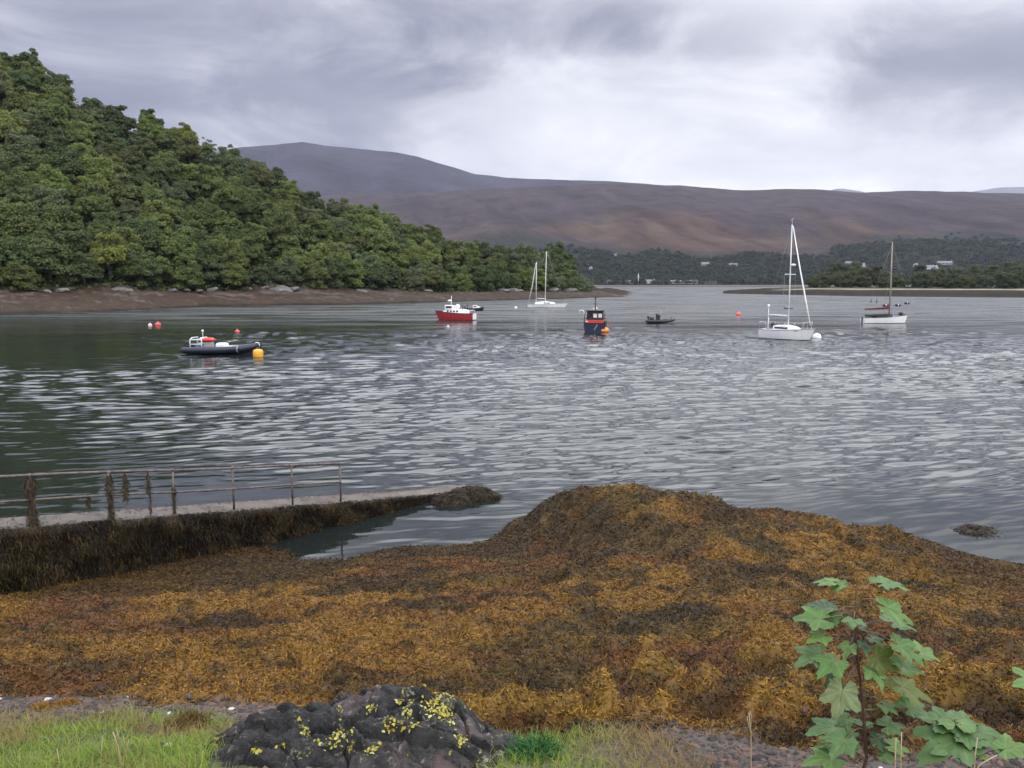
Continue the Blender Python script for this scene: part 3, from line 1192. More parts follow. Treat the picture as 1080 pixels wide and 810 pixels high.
# ------------------------------------------------------------------ low spit to the right, its scrub trees
def spit():
    us = np.linspace(762, 1330, 220)
    rows = []
    wl_t = [(762, 309.6), (800, 310.4), (845, 311.2), (900, 312.4), (980, 313.2), (1080, 314.0), (1330, 316)]
    cols = []
    for u in us:
        f = float(np.clip((u - 762) / 95, 0, 1))
        wl = at_z(u, float(interp(u, wl_t, 1)), 0)
        sx = wl[0] / wl[1]
        d0 = wl[1]
        row, cr = [], []
        for dd, z, c in [(-6, -.4, (.03, .026, .02)), (0, 0, (.030, .026, .019)), (10, .9, (.020, .016, .011)), (26, 1.9, (.026, .020, .013)), (40, 2.45, (.032, .025, .016)), (48, 2.60, (.22, .20, .165)), (58, 2.75, (.24, .22, .18)), (64, 2.85, (.10, .10, .045)),
                         (90, 2.9, (.045, .055, .025)), (220, 3.2, (.05, .06, .03)), (420, 2.0, (.05, .06, .03)), (520, -1.0, (.05, .05, .03))]:
            row.append((sx * (d0 + dd * (.3 + .7 * f)), d0 + dd * (.3 + .7 * f), z * (f ** .6) if z > 0 else z))
            cr.append(np.array(c) * sstep(f, .45, .8) + np.array((.022, .018, .012)) * (1 - sstep(f, .45, .8)))
        rows.append(row)
        cols.append(cr)
    A = np.array(rows)
    c = np.array([[np.array(q) for q in r] for r in cols])
    x, y = A[..., 0], A[..., 1]
    A[..., 2] += (fbm(x * .06, y * .06, 601, 4) - .5) * .7 * np.array([0, .1, .5, .8, .8, .5, .5, .5, 1, 1, 1, 0])[None]
    c *= (.6 + .8 * fbm(x * .12, y * .3, 603, 4))[..., None]
    tag(big_mesh('beach', A.reshape(-1, 3), grid_faces(A.shape[0], A.shape[1])[:, ::-1], M('spit shingle', (.1, .1, .1), .9, .3, .3, attr=True, bump=.5, bscale=1.2, bdist=.2, spec=.05), c.reshape(-1, 3), True), kind='structure')
    return us, A


SU, SA = spit()


def spit_trees():
    rng = random.Random(55)
    lst = []
    for px, dd, sc, kd in [(858, 95, .8, 'olive'), (870, 120, .9, 'grey-green'), (884, 130, 1.15, 'olive'), (893, 100, .9, 'olive'), (905, 128, 1.2, 'olive'), (913, 96, .75, 'grey-green'), (924, 125, 1.05, 'olive'),
                           (933, 100, .7, 'olive'), (945, 130, 1.0, 'grey-green'), (954, 98, .65, 'dark green'), (966, 128, .95, 'grey-green'), (977, 100, .75, 'dark green'), (988, 130, 1.0, 'grey-green'), (998, 104, .7, 'olive'),
                           (1010, 130, .95, 'grey-green'), (1020, 98, .75, 'mid green'), (1033, 130, 1.0, 'grey-green'), (1043, 100, .7, 'grey-green'), (1054, 128, 1.1, 'grey-green'), (1064, 100, .8, 'olive'), (1076, 130, 1.15, 'grey-green'),
                           (1090, 110, 1.0, 'mid green'), (1110, 130, 1.1, 'grey-green'), (1130, 110, .9, 'olive'),
                           (866, 185, 1.25, 'grey-green'), (880, 200, 1.5, 'olive'), (897, 190, 1.45, 'grey-green'), (912, 205, 1.35, 'olive'), (930, 190, 1.25, 'grey-green'), (948, 200, 1.3, 'olive'), (968, 190, 1.2, 'grey-green'), (986, 200, 1.2, 'dark green'), (1006, 190, 1.25, 'olive'), (1026, 200, 1.3, 'grey-green'), (1046, 190, 1.4, 'olive'), (1066, 200, 1.5, 'grey-green'), (1085, 190, 1.5, 'olive')]:
        wl = at_z(px, float(np.interp(px, [762, 900, 1080, 1330], [309.6, 312.4, 314, 316])), 0)
        sx = wl[0] / wl[1]
        d = wl[1] + dd
        o = tree('broadleaf_tree', (sx * d, d, 2.6), PROTO[rng.randrange(7)], sc * 1.12, tuple(np.array(KIND[kd]) * .62 + np.array((.012, .012, .012))), rng.uniform(0, 6.28), 'tree', 'scrub trees behind the low spit')
        lst.append((px, dd, kd, o))
    nth = ['first', 'second', 'third', 'fourth', 'fifth', 'sixth', 'seventh', 'eighth', 'ninth', 'tenth']
    cells = {}
    for px, dd, kd, o in lst:
        row = 'at the front' if dd < 115 else 'in the middle rank' if dd < 160 else 'at the back'
        zone = 'between sloop and maroon-sailed boat' if px < 941 else 'past the maroon-sailed boat'
        cells.setdefault((kd, row, zone), []).append((px, o))
    for (kd, row, zone), q in cells.items():
        q.sort(key=lambda e: e[0])
        for i, (px, o) in enumerate(q):
            o['label'] = f'{kd} spit tree {row} {zone}' + (f', {nth[i]} from the tip' if len(q) > 1 else '')


spit_trees()

# ------------------------------------------------------------------ the damp air
def haze():
    m = bpy.data.materials.new('damp air')
    m.use_nodes = True
    g = NT(m.node_tree)
    out = g.n('ShaderNodeOutputMaterial')
    v = g.n('ShaderNodeVolumePrincipled')
    v.inputs['Color'].default_value = (.74, .80, 1.0, 1)
    v.inputs['Density'].default_value = HAZE
    v.inputs['Anisotropy'].default_value = 0.0
    g.put(out.inputs[1], v.outputs[0])
    mb = MB()
    mb.box((0, 5500, 498), (30000, 14000, 1004))
    o = mb.build('haze', m)
    tag(o, kind='stuff')


HAZE = 3.2e-5
haze()
WEED_N = 820000

# =================================================================== WRACK, TURF, SHINGLE ON THE SHORE
weed_m = leaf_mat('wrack fronds', attr=True, var=.22, scale=5.0, trans=.10, rough=.55, spec=.16)


def scatter_weed(n):
    # sample where the camera side of the shore lies, denser towards the camera
    u = RNG.uniform(-1.05, 1.05, n)
    d = 3.5 + (21.5 - 3.5) * RNG.uniform(0, 1, n) ** 1.15
    x, y = u * d, d
    z = H(x, y)
    m = weed_at(x, y)
    keep = (RNG.uniform(0, 1, n) < m) & (z > -.06)
    x, y, z, d = x[keep], y[keep], z[keep], d[keep]
    nrm, gxx, gyy = Hn(x, y)
    down = -np.stack([gxx, gyy, 0 * gxx], 1)
    swirl = fbm(x * 1.5, y * 1.5, 71, 3) * 12.0
    D = np.stack([np.cos(swirl), np.sin(swirl), 0 * x], 1) * .8 + down * .7 + RNG.normal(0, .8, (len(x), 3)) * (1, 1, .4)
    D = D - nrm * (D * nrm).sum(1, keepdims=True)
    D = unit(D)
    N = unit(nrm + RNG.normal(0, .6, nrm.shape))
    N = unit(N - D * (N * D).sum(1, keepdims=True))
    c = weed_colour(x, y, z)
    gold = c[:, 0] > .12
    L = RNG.uniform(.022, .078, len(x)) * (.52 + .055 * d)
    Wd = (.0038 + .0007 * d) * RNG.uniform(.6, 1.9, len(x))
    P = np.stack([x, y, z + RNG.uniform(-.008, .022, len(x))], 1)
    V, F, per = ribbons(P, D, N, L, Wd, RNG.uniform(.0, .02, len(x)), RNG.uniform(.002, .026, len(x)), 2)
    k = RNG.uniform(.55, 1.5, (len(x), 1)) * np.where(RNG.uniform(0, 1, (len(x), 1)) < .28, .28, 1)
    c = np.repeat(c * k, per, 0)
    # tips paler than the holdfasts, as in the plant
    tip = np.tile(np.repeat(np.linspace(.75, 1.25, per // 2), 2), len(x))[:, None]
    return V, F, c * tip


V, F, c = scatter_weed(WEED_N)
tag(big_mesh('seaweed', V, F, weed_m, c), 'golden brown wrack lying thick over the shore', 'seaweed', kind='stuff')


def near_mask_grass(x, y):
    """turf: a strip to the left of the boulder, a tongue to its right"""
    n = (fbm(x * 2.1, y * 2.1, 131, 3) - .5)
    a = sstep(-(y + .12 * x) + n * .7, -5.45, -4.95) * sstep(-x, .9, 1.5)
    b = sstep(.80 - np.abs((x - .45) / 1.0) + n * .9 - sstep(y, 4.9, 5.5) * 1.2, .0, .25) * sstep(-y, -5.6, -5.1)
    return a, b


def grass():
    n = 60000
    x = RNG.uniform(-5.2, 2.2, n)
    y = RNG.uniform(3.0, 5.9, n)
    a, b = near_mask_grass(x, y)
    r = RNG.uniform(0, 1, n)
    keep = (r < np.maximum(a, b * .85)) & (np.hypot((x + 1.0) / 1.12, (y - 4.36) / .95) > .62 + .1 * (fbm(x * 3, y * 3, 5, 2) - .5))
    isb = (b > a)[keep]
    x, y = x[keep], y[keep]
    z = H(x, y)
    an = RNG.uniform(0, 6.28, len(x))
    lean = RNG.uniform(.1, .75, len(x))
    D = unit(np.stack([np.cos(an) * lean, np.sin(an) * lean, np.ones(len(x))], 1))
    N = unit(np.cross(D, np.stack([-np.sin(an), np.cos(an), 0 * an], 1)))
    big = fbm(x * 1.6, y * 1.6, 141, 3)
    L = RNG.uniform(.04, .115, len(x)) * (.6 + .9 * big)
    Wd = RNG.uniform(.004, .009, len(x))
    V, F, per = ribbons(np.stack([x, y, z - .01], 1), D, N, L, Wd, L * RNG.uniform(.1, .6, len(x)), 0 * x, 4, .1)
    g1, g2, br = np.array((.125, .225, .016)), np.array((.225, .275, .034)), np.array((.21, .14, .045))
    t = fbm(x * 2.5, y * 2.5, 151, 3)
    c = g1 + (g2 - g1) * RNG.uniform(0, 1, (len(x), 1))
    brown = np.where(isb, sstep(x, .2, .9) * .9 + .1, sstep(t + .35 * sstep(y, 4.7, 5.2), .55, .75) * .8)
    brown = np.clip(brown + (RNG.uniform(0, 1, len(x)) < .10), 0, 1)[:, None]
    c = c + (br - c) * brown
    c *= RNG.uniform(.65, 1.3, (len(x), 1))
    tag(big_mesh('grass', V, F, leaf_mat('turf blades', attr=True, var=.15, scale=4, trans=.3, rough=.5), np.repeat(c, per, 0)), 'short green turf at the top of the shore', 'grass', kind='stuff')


grass()


def pebbles():
    rng = np.random.default_rng(17)
    ico_v, ico_f = [], []
    t = (1 + 5 ** .5) / 2
    iv = unit(np.array([(-1, t, 0), (1, t, 0), (-1, -t, 0), (1, -t, 0), (0, -1, t), (0, 1, t), (0, -1, -t), (0, 1, -t), (t, 0, -1), (t, 0, 1), (-t, 0, -1), (-t, 0, 1)], float))
    fi = np.array([(0, 11, 5), (0, 5, 1), (0, 1, 7), (0, 7, 10), (0, 10, 11), (1, 5, 9), (5, 11, 4), (11, 10, 2), (10, 7, 6), (7, 1, 8), (3, 9, 4), (3, 4, 2), (3, 2, 6), (3, 6, 8), (3, 8, 9), (4, 9, 5), (2, 4, 11), (6, 2, 10), (8, 6, 7), (9, 8, 1)])
    n = 34000
    x = rng.uniform(-5.5, 4.5, n)
    y = rng.uniform(3.2, 7.4, n)
    z = H(x, y)
    m = 1 - weed_at(x, y) * .97
    a, b = near_mask_grass(x, y)
    keep = rng.uniform(0, 1, n) < m * (1 - np.maximum(a, b) * .9)
    x, y, z = x[keep], y[keep], z[keep]
    n = len(x)
    s = np.exp(rng.normal(math.log(.013), .45, n))
    s = np.clip(s, .005, .045)
    sc = s[:, None] * np.stack([rng.uniform(.8, 1.6, n), rng.uniform(.7, 1.2, n), rng.uniform(.35, .7, n)], 1)
    an = rng.uniform(0, 6.28, n)
    v = iv[None] * sc[:, None] * rng.uniform(.75, 1.2, (n, 12, 1))
    ca, sa = np.cos(an)[:, None], np.sin(an)[:, None]
    vx = v[..., 0] * ca - v[..., 1] * sa
    vy = v[..., 0] * sa + v[..., 1] * ca
    V = np.stack([vx + x[:, None], vy + y[:, None], v[..., 2] + z[:, None] + s[:, None] * .1], -1).reshape(-1, 3)
    F = (fi[None] + (np.arange(n) * 12)[:, None, None]).reshape(-1, 3)
    g1, g2, g3 = np.array((.062, .050, .040)), np.array((.100, .062, .042)), np.array((.036, .030, .025))
    k = rng.integers(0, 3, n)
    c = np.array([g1, g2, g3])[k] * rng.uniform(.6, 1.4, (n, 1))
    c[rng.uniform(0, 1, n) < .004] = (.45, .43, .4)
    tag(big_mesh('gravel', V, F, M('shingle stones', (.1, .1, .1), .8, .2, 30, attr=True, spec=.3), np.repeat(c, 12, 0)), 'grey and pinkish shingle between wrack and turf', 'shingle', kind='stuff')


pebbles()


def tuft(name, label, loc, n, L, colour, cat, spread, seed, frizz=.6):
    rng = np.random.default_rng(seed)
    an = rng.uniform(0, 6.28, n)
    rad = np.sqrt(rng.uniform(0, 1, n)) * spread
    x, y = rad * np.cos(an), rad * np.sin(an)
    hgt = np.sqrt(np.clip(1 - (rad / spread) ** 2, 0, 1)) * spread * .62 * rng.uniform(.3, 1, n)
    P = np.stack([x, y, hgt], 1)
    D = unit(np.stack([x, y, hgt * .4 + spread * .15], 1) + rng.normal(0, frizz * spread, (n, 3)))
    N = unit(np.cross(D, rng.normal(0, 1, (n, 3))))
    Ls = L * rng.uniform(.4, 1.2, n)
    V, F, per = ribbons(P, D, N, Ls, .007 * rng.uniform(.6, 1.6, n), Ls * .4, Ls * .2)
    c = np.repeat(np.array(colour) * rng.uniform(.5, 1.5, (n, 1)), per, 0)
    o = big_mesh(name, V, F, weed_m, c)
    o.location = loc
    tag(o, label, cat)


def on_shore(px, py):
    """where the sight line through a pixel meets the shore"""
    v = view_dir(px, py)
    lo = None
    for t in np.arange(2.0, 40, .02):
        p = np.array((0, 0, EYE)) + v * t
        if p[2] <= H(p[0], p[1]):
            return p
    return p


p = on_shore(197, 768)
tuft('weed_tuft', 'round rusty brown weed tuft between the shingle and the turf', (p[0], p[1], p[2] - .02), 1500, .07, (.10, .062, .020), 'seaweed tuft', .125, 5)
p = on_shore(44, 748)
tuft('weed_tuft', 'golden weed tuft on the shingle at the turf end', (p[0], p[1], p[2] - .02), 700, .05, (.22, .12, .03), 'seaweed tuft', .075, 6)
p = on_shore(68, 745)
tuft('weed_tuft', 'golden weed tuft on the shingle beside a smaller one', (p[0], p[1], p[2] - .02), 800, .05, (.22, .12, .03), 'seaweed tuft', .085, 7)
p = on_shore(565, 800)
tuft('grass_tuft', 'deep green grass tuft beside the lichened boulder', (p[0], p[1], p[2] - .02), 900, .12, (.04, .12, .030), 'grass tuft', .11, 8)


# =================================================================== SLIPWAY AND ITS RAILING
SP1 = np.array((-8.92, 14.5, 1.40))
SP2 = np.array((-4.24, 19.4, .50))
SDV = SP2 - SP1
SLEN = float(np.hypot(SDV[0], SDV[1]))
SPERP = np.array((-SDV[1], SDV[0], 0)) / SLEN
SLOPE_ANG = math.atan2(SDV[1], SDV[0])


def slip_t(px, inset=.0):
    """how far along the near edge a bearing falls"""
    lo, hi = -2.0, 2.0
    for _ in range(40):
        m_ = (lo + hi) / 2
        if project(SP1 + SDV * m_ + SPERP * inset + np.array((0, 0, .5)))[0] < px:
            lo = m_
        else:
            hi = m_
    return lo


concrete_m = M('wet slip concrete', (.085, .068, .052), .7, .45, 1.3, bump=.6, bscale=30, col2=(.145, .118, .092))
dark_conc_m = M('weedy concrete wall', (.035, .028, .020), .8, .5, 2.5, bump=.8, bscale=10, bdist=.05)
darkweed_m = leaf_mat('dark wet wrack', attr=True, var=.3, scale=2.5, trans=.06, rough=.5, spec=.12)
slip = thing('slipway', 'concrete slipway sloping into the water, its near side hung with dark wrack', 'slipway', tuple(SP1))


def build_slip():
    WID = .95
    t0, t1 = -1.6, 1.66
    n = 60
    mbd, mbw = MB(), MB()
    near, far = [], []
    for i in range(n + 1):
        t = t0 + (t1 - t0) * i / n
        c = SP1 + SDV * t
        c[2] = max(c[2], .075)
        # ragged broken end and edges
        w = WID * (1 if t < 1.35 else 1 - .60 * ((t - 1.35) / .31) ** 1.5)
        jn = .03 * (float(vnoise(t * 30, 0, 5)) - .5)
        a = c + SPERP * jn
        b = c + SPERP * (w + .05 * (float(vnoise(t * 30, 4, 6)) - .5))
        if t < 0:
            a[2] = b[2] = max(c[2] - .10 * 0, 0) if t > -.6 else SP1[2] - SDV[2] * .6 + .02
            if t > -.6:
                a[2] = b[2] = c[2]
        near.append(a - SP1)
        far.append(b - SP1)
    P, F = [], []
    for a, b in zip(near, far):
        P += [a, b]
    for i in range(n):
        F.append((2 * i, 2 * i + 2, 2 * i + 3, 2 * i + 1))
    mbd.add(P, F, 0)
    # slab edge
    Q = []
    for a in near:
        Q += [a, a - np.array((0, 0, .16))]
    mbd.add(Q, [(2 * i, 2 * i + 1, 2 * i + 3, 2 * i + 2) for i in range(n)], 0)
    mbd.build('deck', concrete_m, slip)
    P = []
    for a, b in zip(near, far):
        an = a - SPERP * .0 - np.array((0, 0, .16))
        P += [an + SPERP * .02, an * np.array((1, 1, 0)) - SPERP * .08 + np.array((0, 0, -SP1[2] - .7)),
              b * np.array((1, 1, 0)) + np.array((0, 0, -SP1[2] - .7)), b - np.array((0, 0, .02))]
    F = []
    for i in range(n):
        for k in range(3):
            F.append((4 * i + k, 4 * i + k + 1, 4 * i + 5 + k, 4 * i + 4 + k))
    F.append((4 * n, 4 * n + 1, 4 * n + 2, 4 * n + 3))
    mbw.add(P, F, 0)
    mbw.build('wall', dark_conc_m, slip)
    # wrack stranded on the deck and along both its edges
    rngd = np.random.default_rng(31)
    md = 5200
    td = rngd.uniform(t0, t1, md)
    edge = rngd.random(md) < (.45 + .4 * (td > 1.2))
    wd = np.where(edge, np.where(rngd.random(md) < .5, np.abs(rngd.normal(0, .07, md)), WID - np.abs(rngd.normal(0, .10, md))), rngd.uniform(0, WID, md))
    kd = edge | (fbm(td * 9, wd * 5, 37, 3) > .58)
    td, wd = td[kd], wd[kd]
    md = len(td)
    Pd = SP1[None] + SDV[None] * td[:, None] + SPERP[None] * wd[:, None]
    Pd[:, 2] = np.maximum(SDV[2] * td + SP1[2], .075) + .006
    ad = rngd.uniform(0, 6.28, md)
    Dd = np.stack([np.cos(ad), np.sin(ad), rngd.uniform(-.05, .2, md)], 1)
    Nd = unit(np.stack([0 * ad, 0 * ad, 1 + 0 * ad], 1) + rngd.normal(0, .25, (md, 3)))
    Vd, Fd, perd = ribbons(Pd - SP1, unit(Dd), Nd, rngd.uniform(.05, .16, md), rngd.uniform(.006, .018, md), 0 * ad, rngd.uniform(.0, .03, md))
    cd = np.array((.040, .029, .014)) * rngd.uniform(.4, 1.9, (md, 1))
    big_mesh('stranded_weed', Vd, Fd, darkweed_m, np.repeat(cd, perd, 0), parent=slip)
    # the curtain of wrack hanging from the edge
    rng = np.random.default_rng(3)
    m = 42000
    t = rng.uniform(t0, t1 - .02, m)
    h = np.maximum(SDV[2] * t + SP1[2], .12)
    fr = rng.uniform(-.06, 1.0, m) ** 1.0
    base = SP1[None] + SDV[None] * t[:, None]
    ground = .02 + .34 * np.clip(.1 - t, 0, 1.2)
    zz = h - fr * (h - ground)
    clump = fbm(t * 16, zz * 2.2, 15, 3)
    out = .03 + .34 * np.clip(clump - .32, 0, 1) + .10 * np.clip(fr, 0, 1)
    P = base - SPERP[None] * out[:, None]
    P[:, 2] = zz
    onedge = fr < .02
    P[onedge] += SPERP[None] * rng.uniform(0, .10, (onedge.sum(), 1))
    P[onedge, 2] = h[onedge] + .02
    D = unit(np.stack([rng.normal(0, .28, m), rng.normal(0, .28, m), np.full(m, -1.0)], 1) - SPERP[None] * np.where(onedge, 1.2, .25)[:, None])
    N = unit(-SPERP[None] + rng.normal(0, .5, (m, 3)))
    N = unit(N - D * (N * D).sum(1, keepdims=True))
    L = rng.uniform(.06, .22, m) * np.clip(h - ground + .15, .2, 1)
    V, F2, per = ribbons(P - SP1, D, N, L, rng.uniform(.007, .022, m), 0 * L, rng.uniform(0, .05, m))
    d1, d2, d3 = np.array((.011, .008, .004)), np.array((.040, .027, .010)), np.array((.085, .052, .014))
    f = sstep(clump, .42, .66) * rng.uniform(.2, 1, m)
    c = d1 + (d2 - d1) * f[:, None]
    c = c + (d3 - c) * ((rng.uniform(0, 1, m) < .10) * .8)[:, None]
    c *= rng.uniform(.6, 1.35, (m, 1))
    o = big_mesh('hanging_weed', V, F2, darkweed_m, np.repeat(c, per, 0), parent=slip)
    tag(o, 'dark curtain of wrack on the slipway wall')


build_slip()


def weed_lump(name, label, cx, cy, z, sx, sy, sz, seed, n=2600, parent=None, dark=True, rz=0.0):
    """a weed-covered rock: an uneven body with fronds over it"""
    rng = np.random.default_rng(seed)
    t = thing(name, label, 'rock', (cx, cy, z), rz)
    nu, nv = 40, 14
    th = np.linspace(.02, math.pi / 2 + .35, nv)
    ph = np.linspace(0, 2 * math.pi, nu, endpoint=False)
    T, Ph = np.meshgrid(th, ph, indexing='ij')
    dx, dy, dz = np.sin(T) * np.cos(Ph), np.sin(T) * np.sin(Ph), np.cos(T)
    r = .72 + .55 * fbm(dx * 2.2 + seed, dy * 2.2 + dz, seed, 4)
    V = np.stack([dx * r * sx, dy * r * sy, dz * r * sz], -1)
    F = []
    for j in range(nv - 1):
        for i in range(nu):
            F.append((j * nu + i, (j + 1) * nu + i, (j + 1) * nu + (i + 1) % nu, j * nu + (i + 1) % nu))
    big_mesh('stone', V.reshape(-1, 3), np.array(F), dark_conc_m, parent=t, smooth=True)
    idx = rng.integers(0, (nv - 3) * nu, n)
    P = V.reshape(-1, 3)[idx] + rng.normal(0, .02, (n, 3))
    Nn = unit(P / np.array((sx, sy, sz)) ** 2)
    D = unit(np.stack([P[:, 0] / sx, P[:, 1] / sy, np.full(n, -.6)], 1) + rng.normal(0, .6, (n, 3)))
    D = unit(D - Nn * (D * Nn).sum(1, keepdims=True))
    N = unit(Nn + rng.normal(0, .3, (n, 3)))
    L = rng.uniform(.08, .26, n)
    Vr, Fr, per = ribbons(P, D, N, L, rng.uniform(.012, .03, n), L * .15, L * .12)
    a, b = np.array((.015, .011, .006)), np.array((.060, .040, .013))
    f = rng.uniform(0, 1, (n, 1)) ** 2
    c = (a + (b - a) * f) * rng.uniform(.6, 1.3, (n, 1))
    big_mesh('wrack', Vr, Fr, darkweed_m, np.repeat(c, per, 0), parent=t)
    return t


p = at_z(501, 524, .05)
weed_lump('weedy_rock', 'dark wrack-covered rock at the seaward tip of the slipway', p[0], p[1] + .2, -.02, .72, .46, .22, 41)
p = at_z(478, 529, .05)
weed_lump('weedy_rock', 'small dark weedy rock under the near edge of the slipway end', p[0], p[1] + .1, -.05, .58, .36, .20, 42, 1900)
p = at_z(1030, 560, 0)
weed_lump('weedy_rock', 'flat weed patch breaking the calm water off the mound', p[0], p[1], -.10, .55, .50, .16, 44, 900)
for q, (px, py, s) in enumerate([(1030, 600, .5), (1062, 606, .6), (1000, 586, .35)]):
    p = at_z(px, py, .05)
    lab = ['low dark weedy rock at the edge of the calm water', 'largest dark weedy rock where the shore meets calm water', 'smallest dark weedy rock by the foot of the mound'][q]
    weed_lump('weedy_rock', lab, p[0], p[1], -.02, s, s * .7, s * .36, 46 + q, 1400)

rust_m = M('rusty galvanised tube', (.075, .055, .045), .65, .4, 9, bump=.3, bscale=60, metal=.15, col2=(.17, .14, .12), bdist=.005)
rail = thing('railing', 'rusty two-bar tube railing along the near edge of the slipway', 'railing', tuple(SP1))


def build_rail():
    RH = .97
    off = SPERP * .07

    def pt(t, h):
        c = SP1 + SDV * t + off
        z = c[2] if t > -.6 else SP1[2] - SDV[2] * .6
        return np.array((c[0], c[1], z + h)) - SP1
    ts = [slip_t(px, .07) for px in (33, 116, 183, 246, 308, 359)]
    tl = [-.42, -.95, -1.45]
    tend = ts[-1]
    for nm, h, r in (('top_rail', RH, .027), ('middle_rail', .50, .022)):
        mb = MB()
        pts = [pt(-1.5, h)] + [pt(t, h + .012 * math.sin(t * 9)) for t in np.linspace(-1.2, tend, 20)]
        mb.tube(pts, r, 10)
        mb.build(nm, rust_m, rail)
    for i, t in enumerate(tl[::-1] + ts):
        mb = MB()
        a, b = pt(t, -.05), pt(t, RH)
        lean = np.array((.015 * math.sin(i * 3.1), .015 * math.cos(i * 2.3), 0))
        mb.tube([a, b + lean], .024, 10)
        mb.lathe([(.06, -.04), (.06, .012), (.03, .02)], tuple(pt(t, 0)), 10)
        for h in (RH, .50):
            mb.ball(tuple(pt(t, h)), .037, n=10)
        mb.build('post', rust_m, rail)
    # wrack caught on the posts by the tide
    rng = np.random.default_rng(8)
    sets = [(ts[0], .03, .97, .075, 900, .14), (ts[1], .05, .95, .055, 700, .12), (ts[1] + .045, .42, .95, .03, 240, .14), (ts[2], .0, .62, .022, 260, .10), (ts[2] - .075, .55, .95, .022, 160, .12), (ts[2] - .072, .06, .56, .014, 150, .08), (ts[1] - .06, .32, .55, .02, 120, .12)]
    for t, h0, h1, sp, n, L in sets:
        h = rng.uniform(h0, h1, n)
        an = rng.uniform(0, 6.28, n)
        rr_ = rng.uniform(.3, 1.15, n) * sp * (.75 + .5 * np.sin(h * 9 + t * 7))
        P = np.array([pt(t, 0)] * n) + np.stack([rr_ * np.cos(an), rr_ * np.sin(an), h], 1)
        D = unit(np.stack([np.cos(an) * .35, np.sin(an) * .35, -np.ones(n)], 1) + rng.normal(0, .25, (n, 3)))
        N = unit(np.stack([np.cos(an), np.sin(an), .2 * np.ones(n)], 1))
        Ls = L * rng.uniform(.5, 1.4, n)
        V, F2, per = ribbons(P, D, N, Ls, rng.uniform(.008, .02, n), 0 * Ls, 0 * Ls)
        c = np.array((.050, .038, .022)) * rng.uniform(.4, 1.8, (n, 1))
        o = big_mesh('caught_weed', V, F2, darkweed_m, np.repeat(c, per, 0), parent=rail)


build_rail()


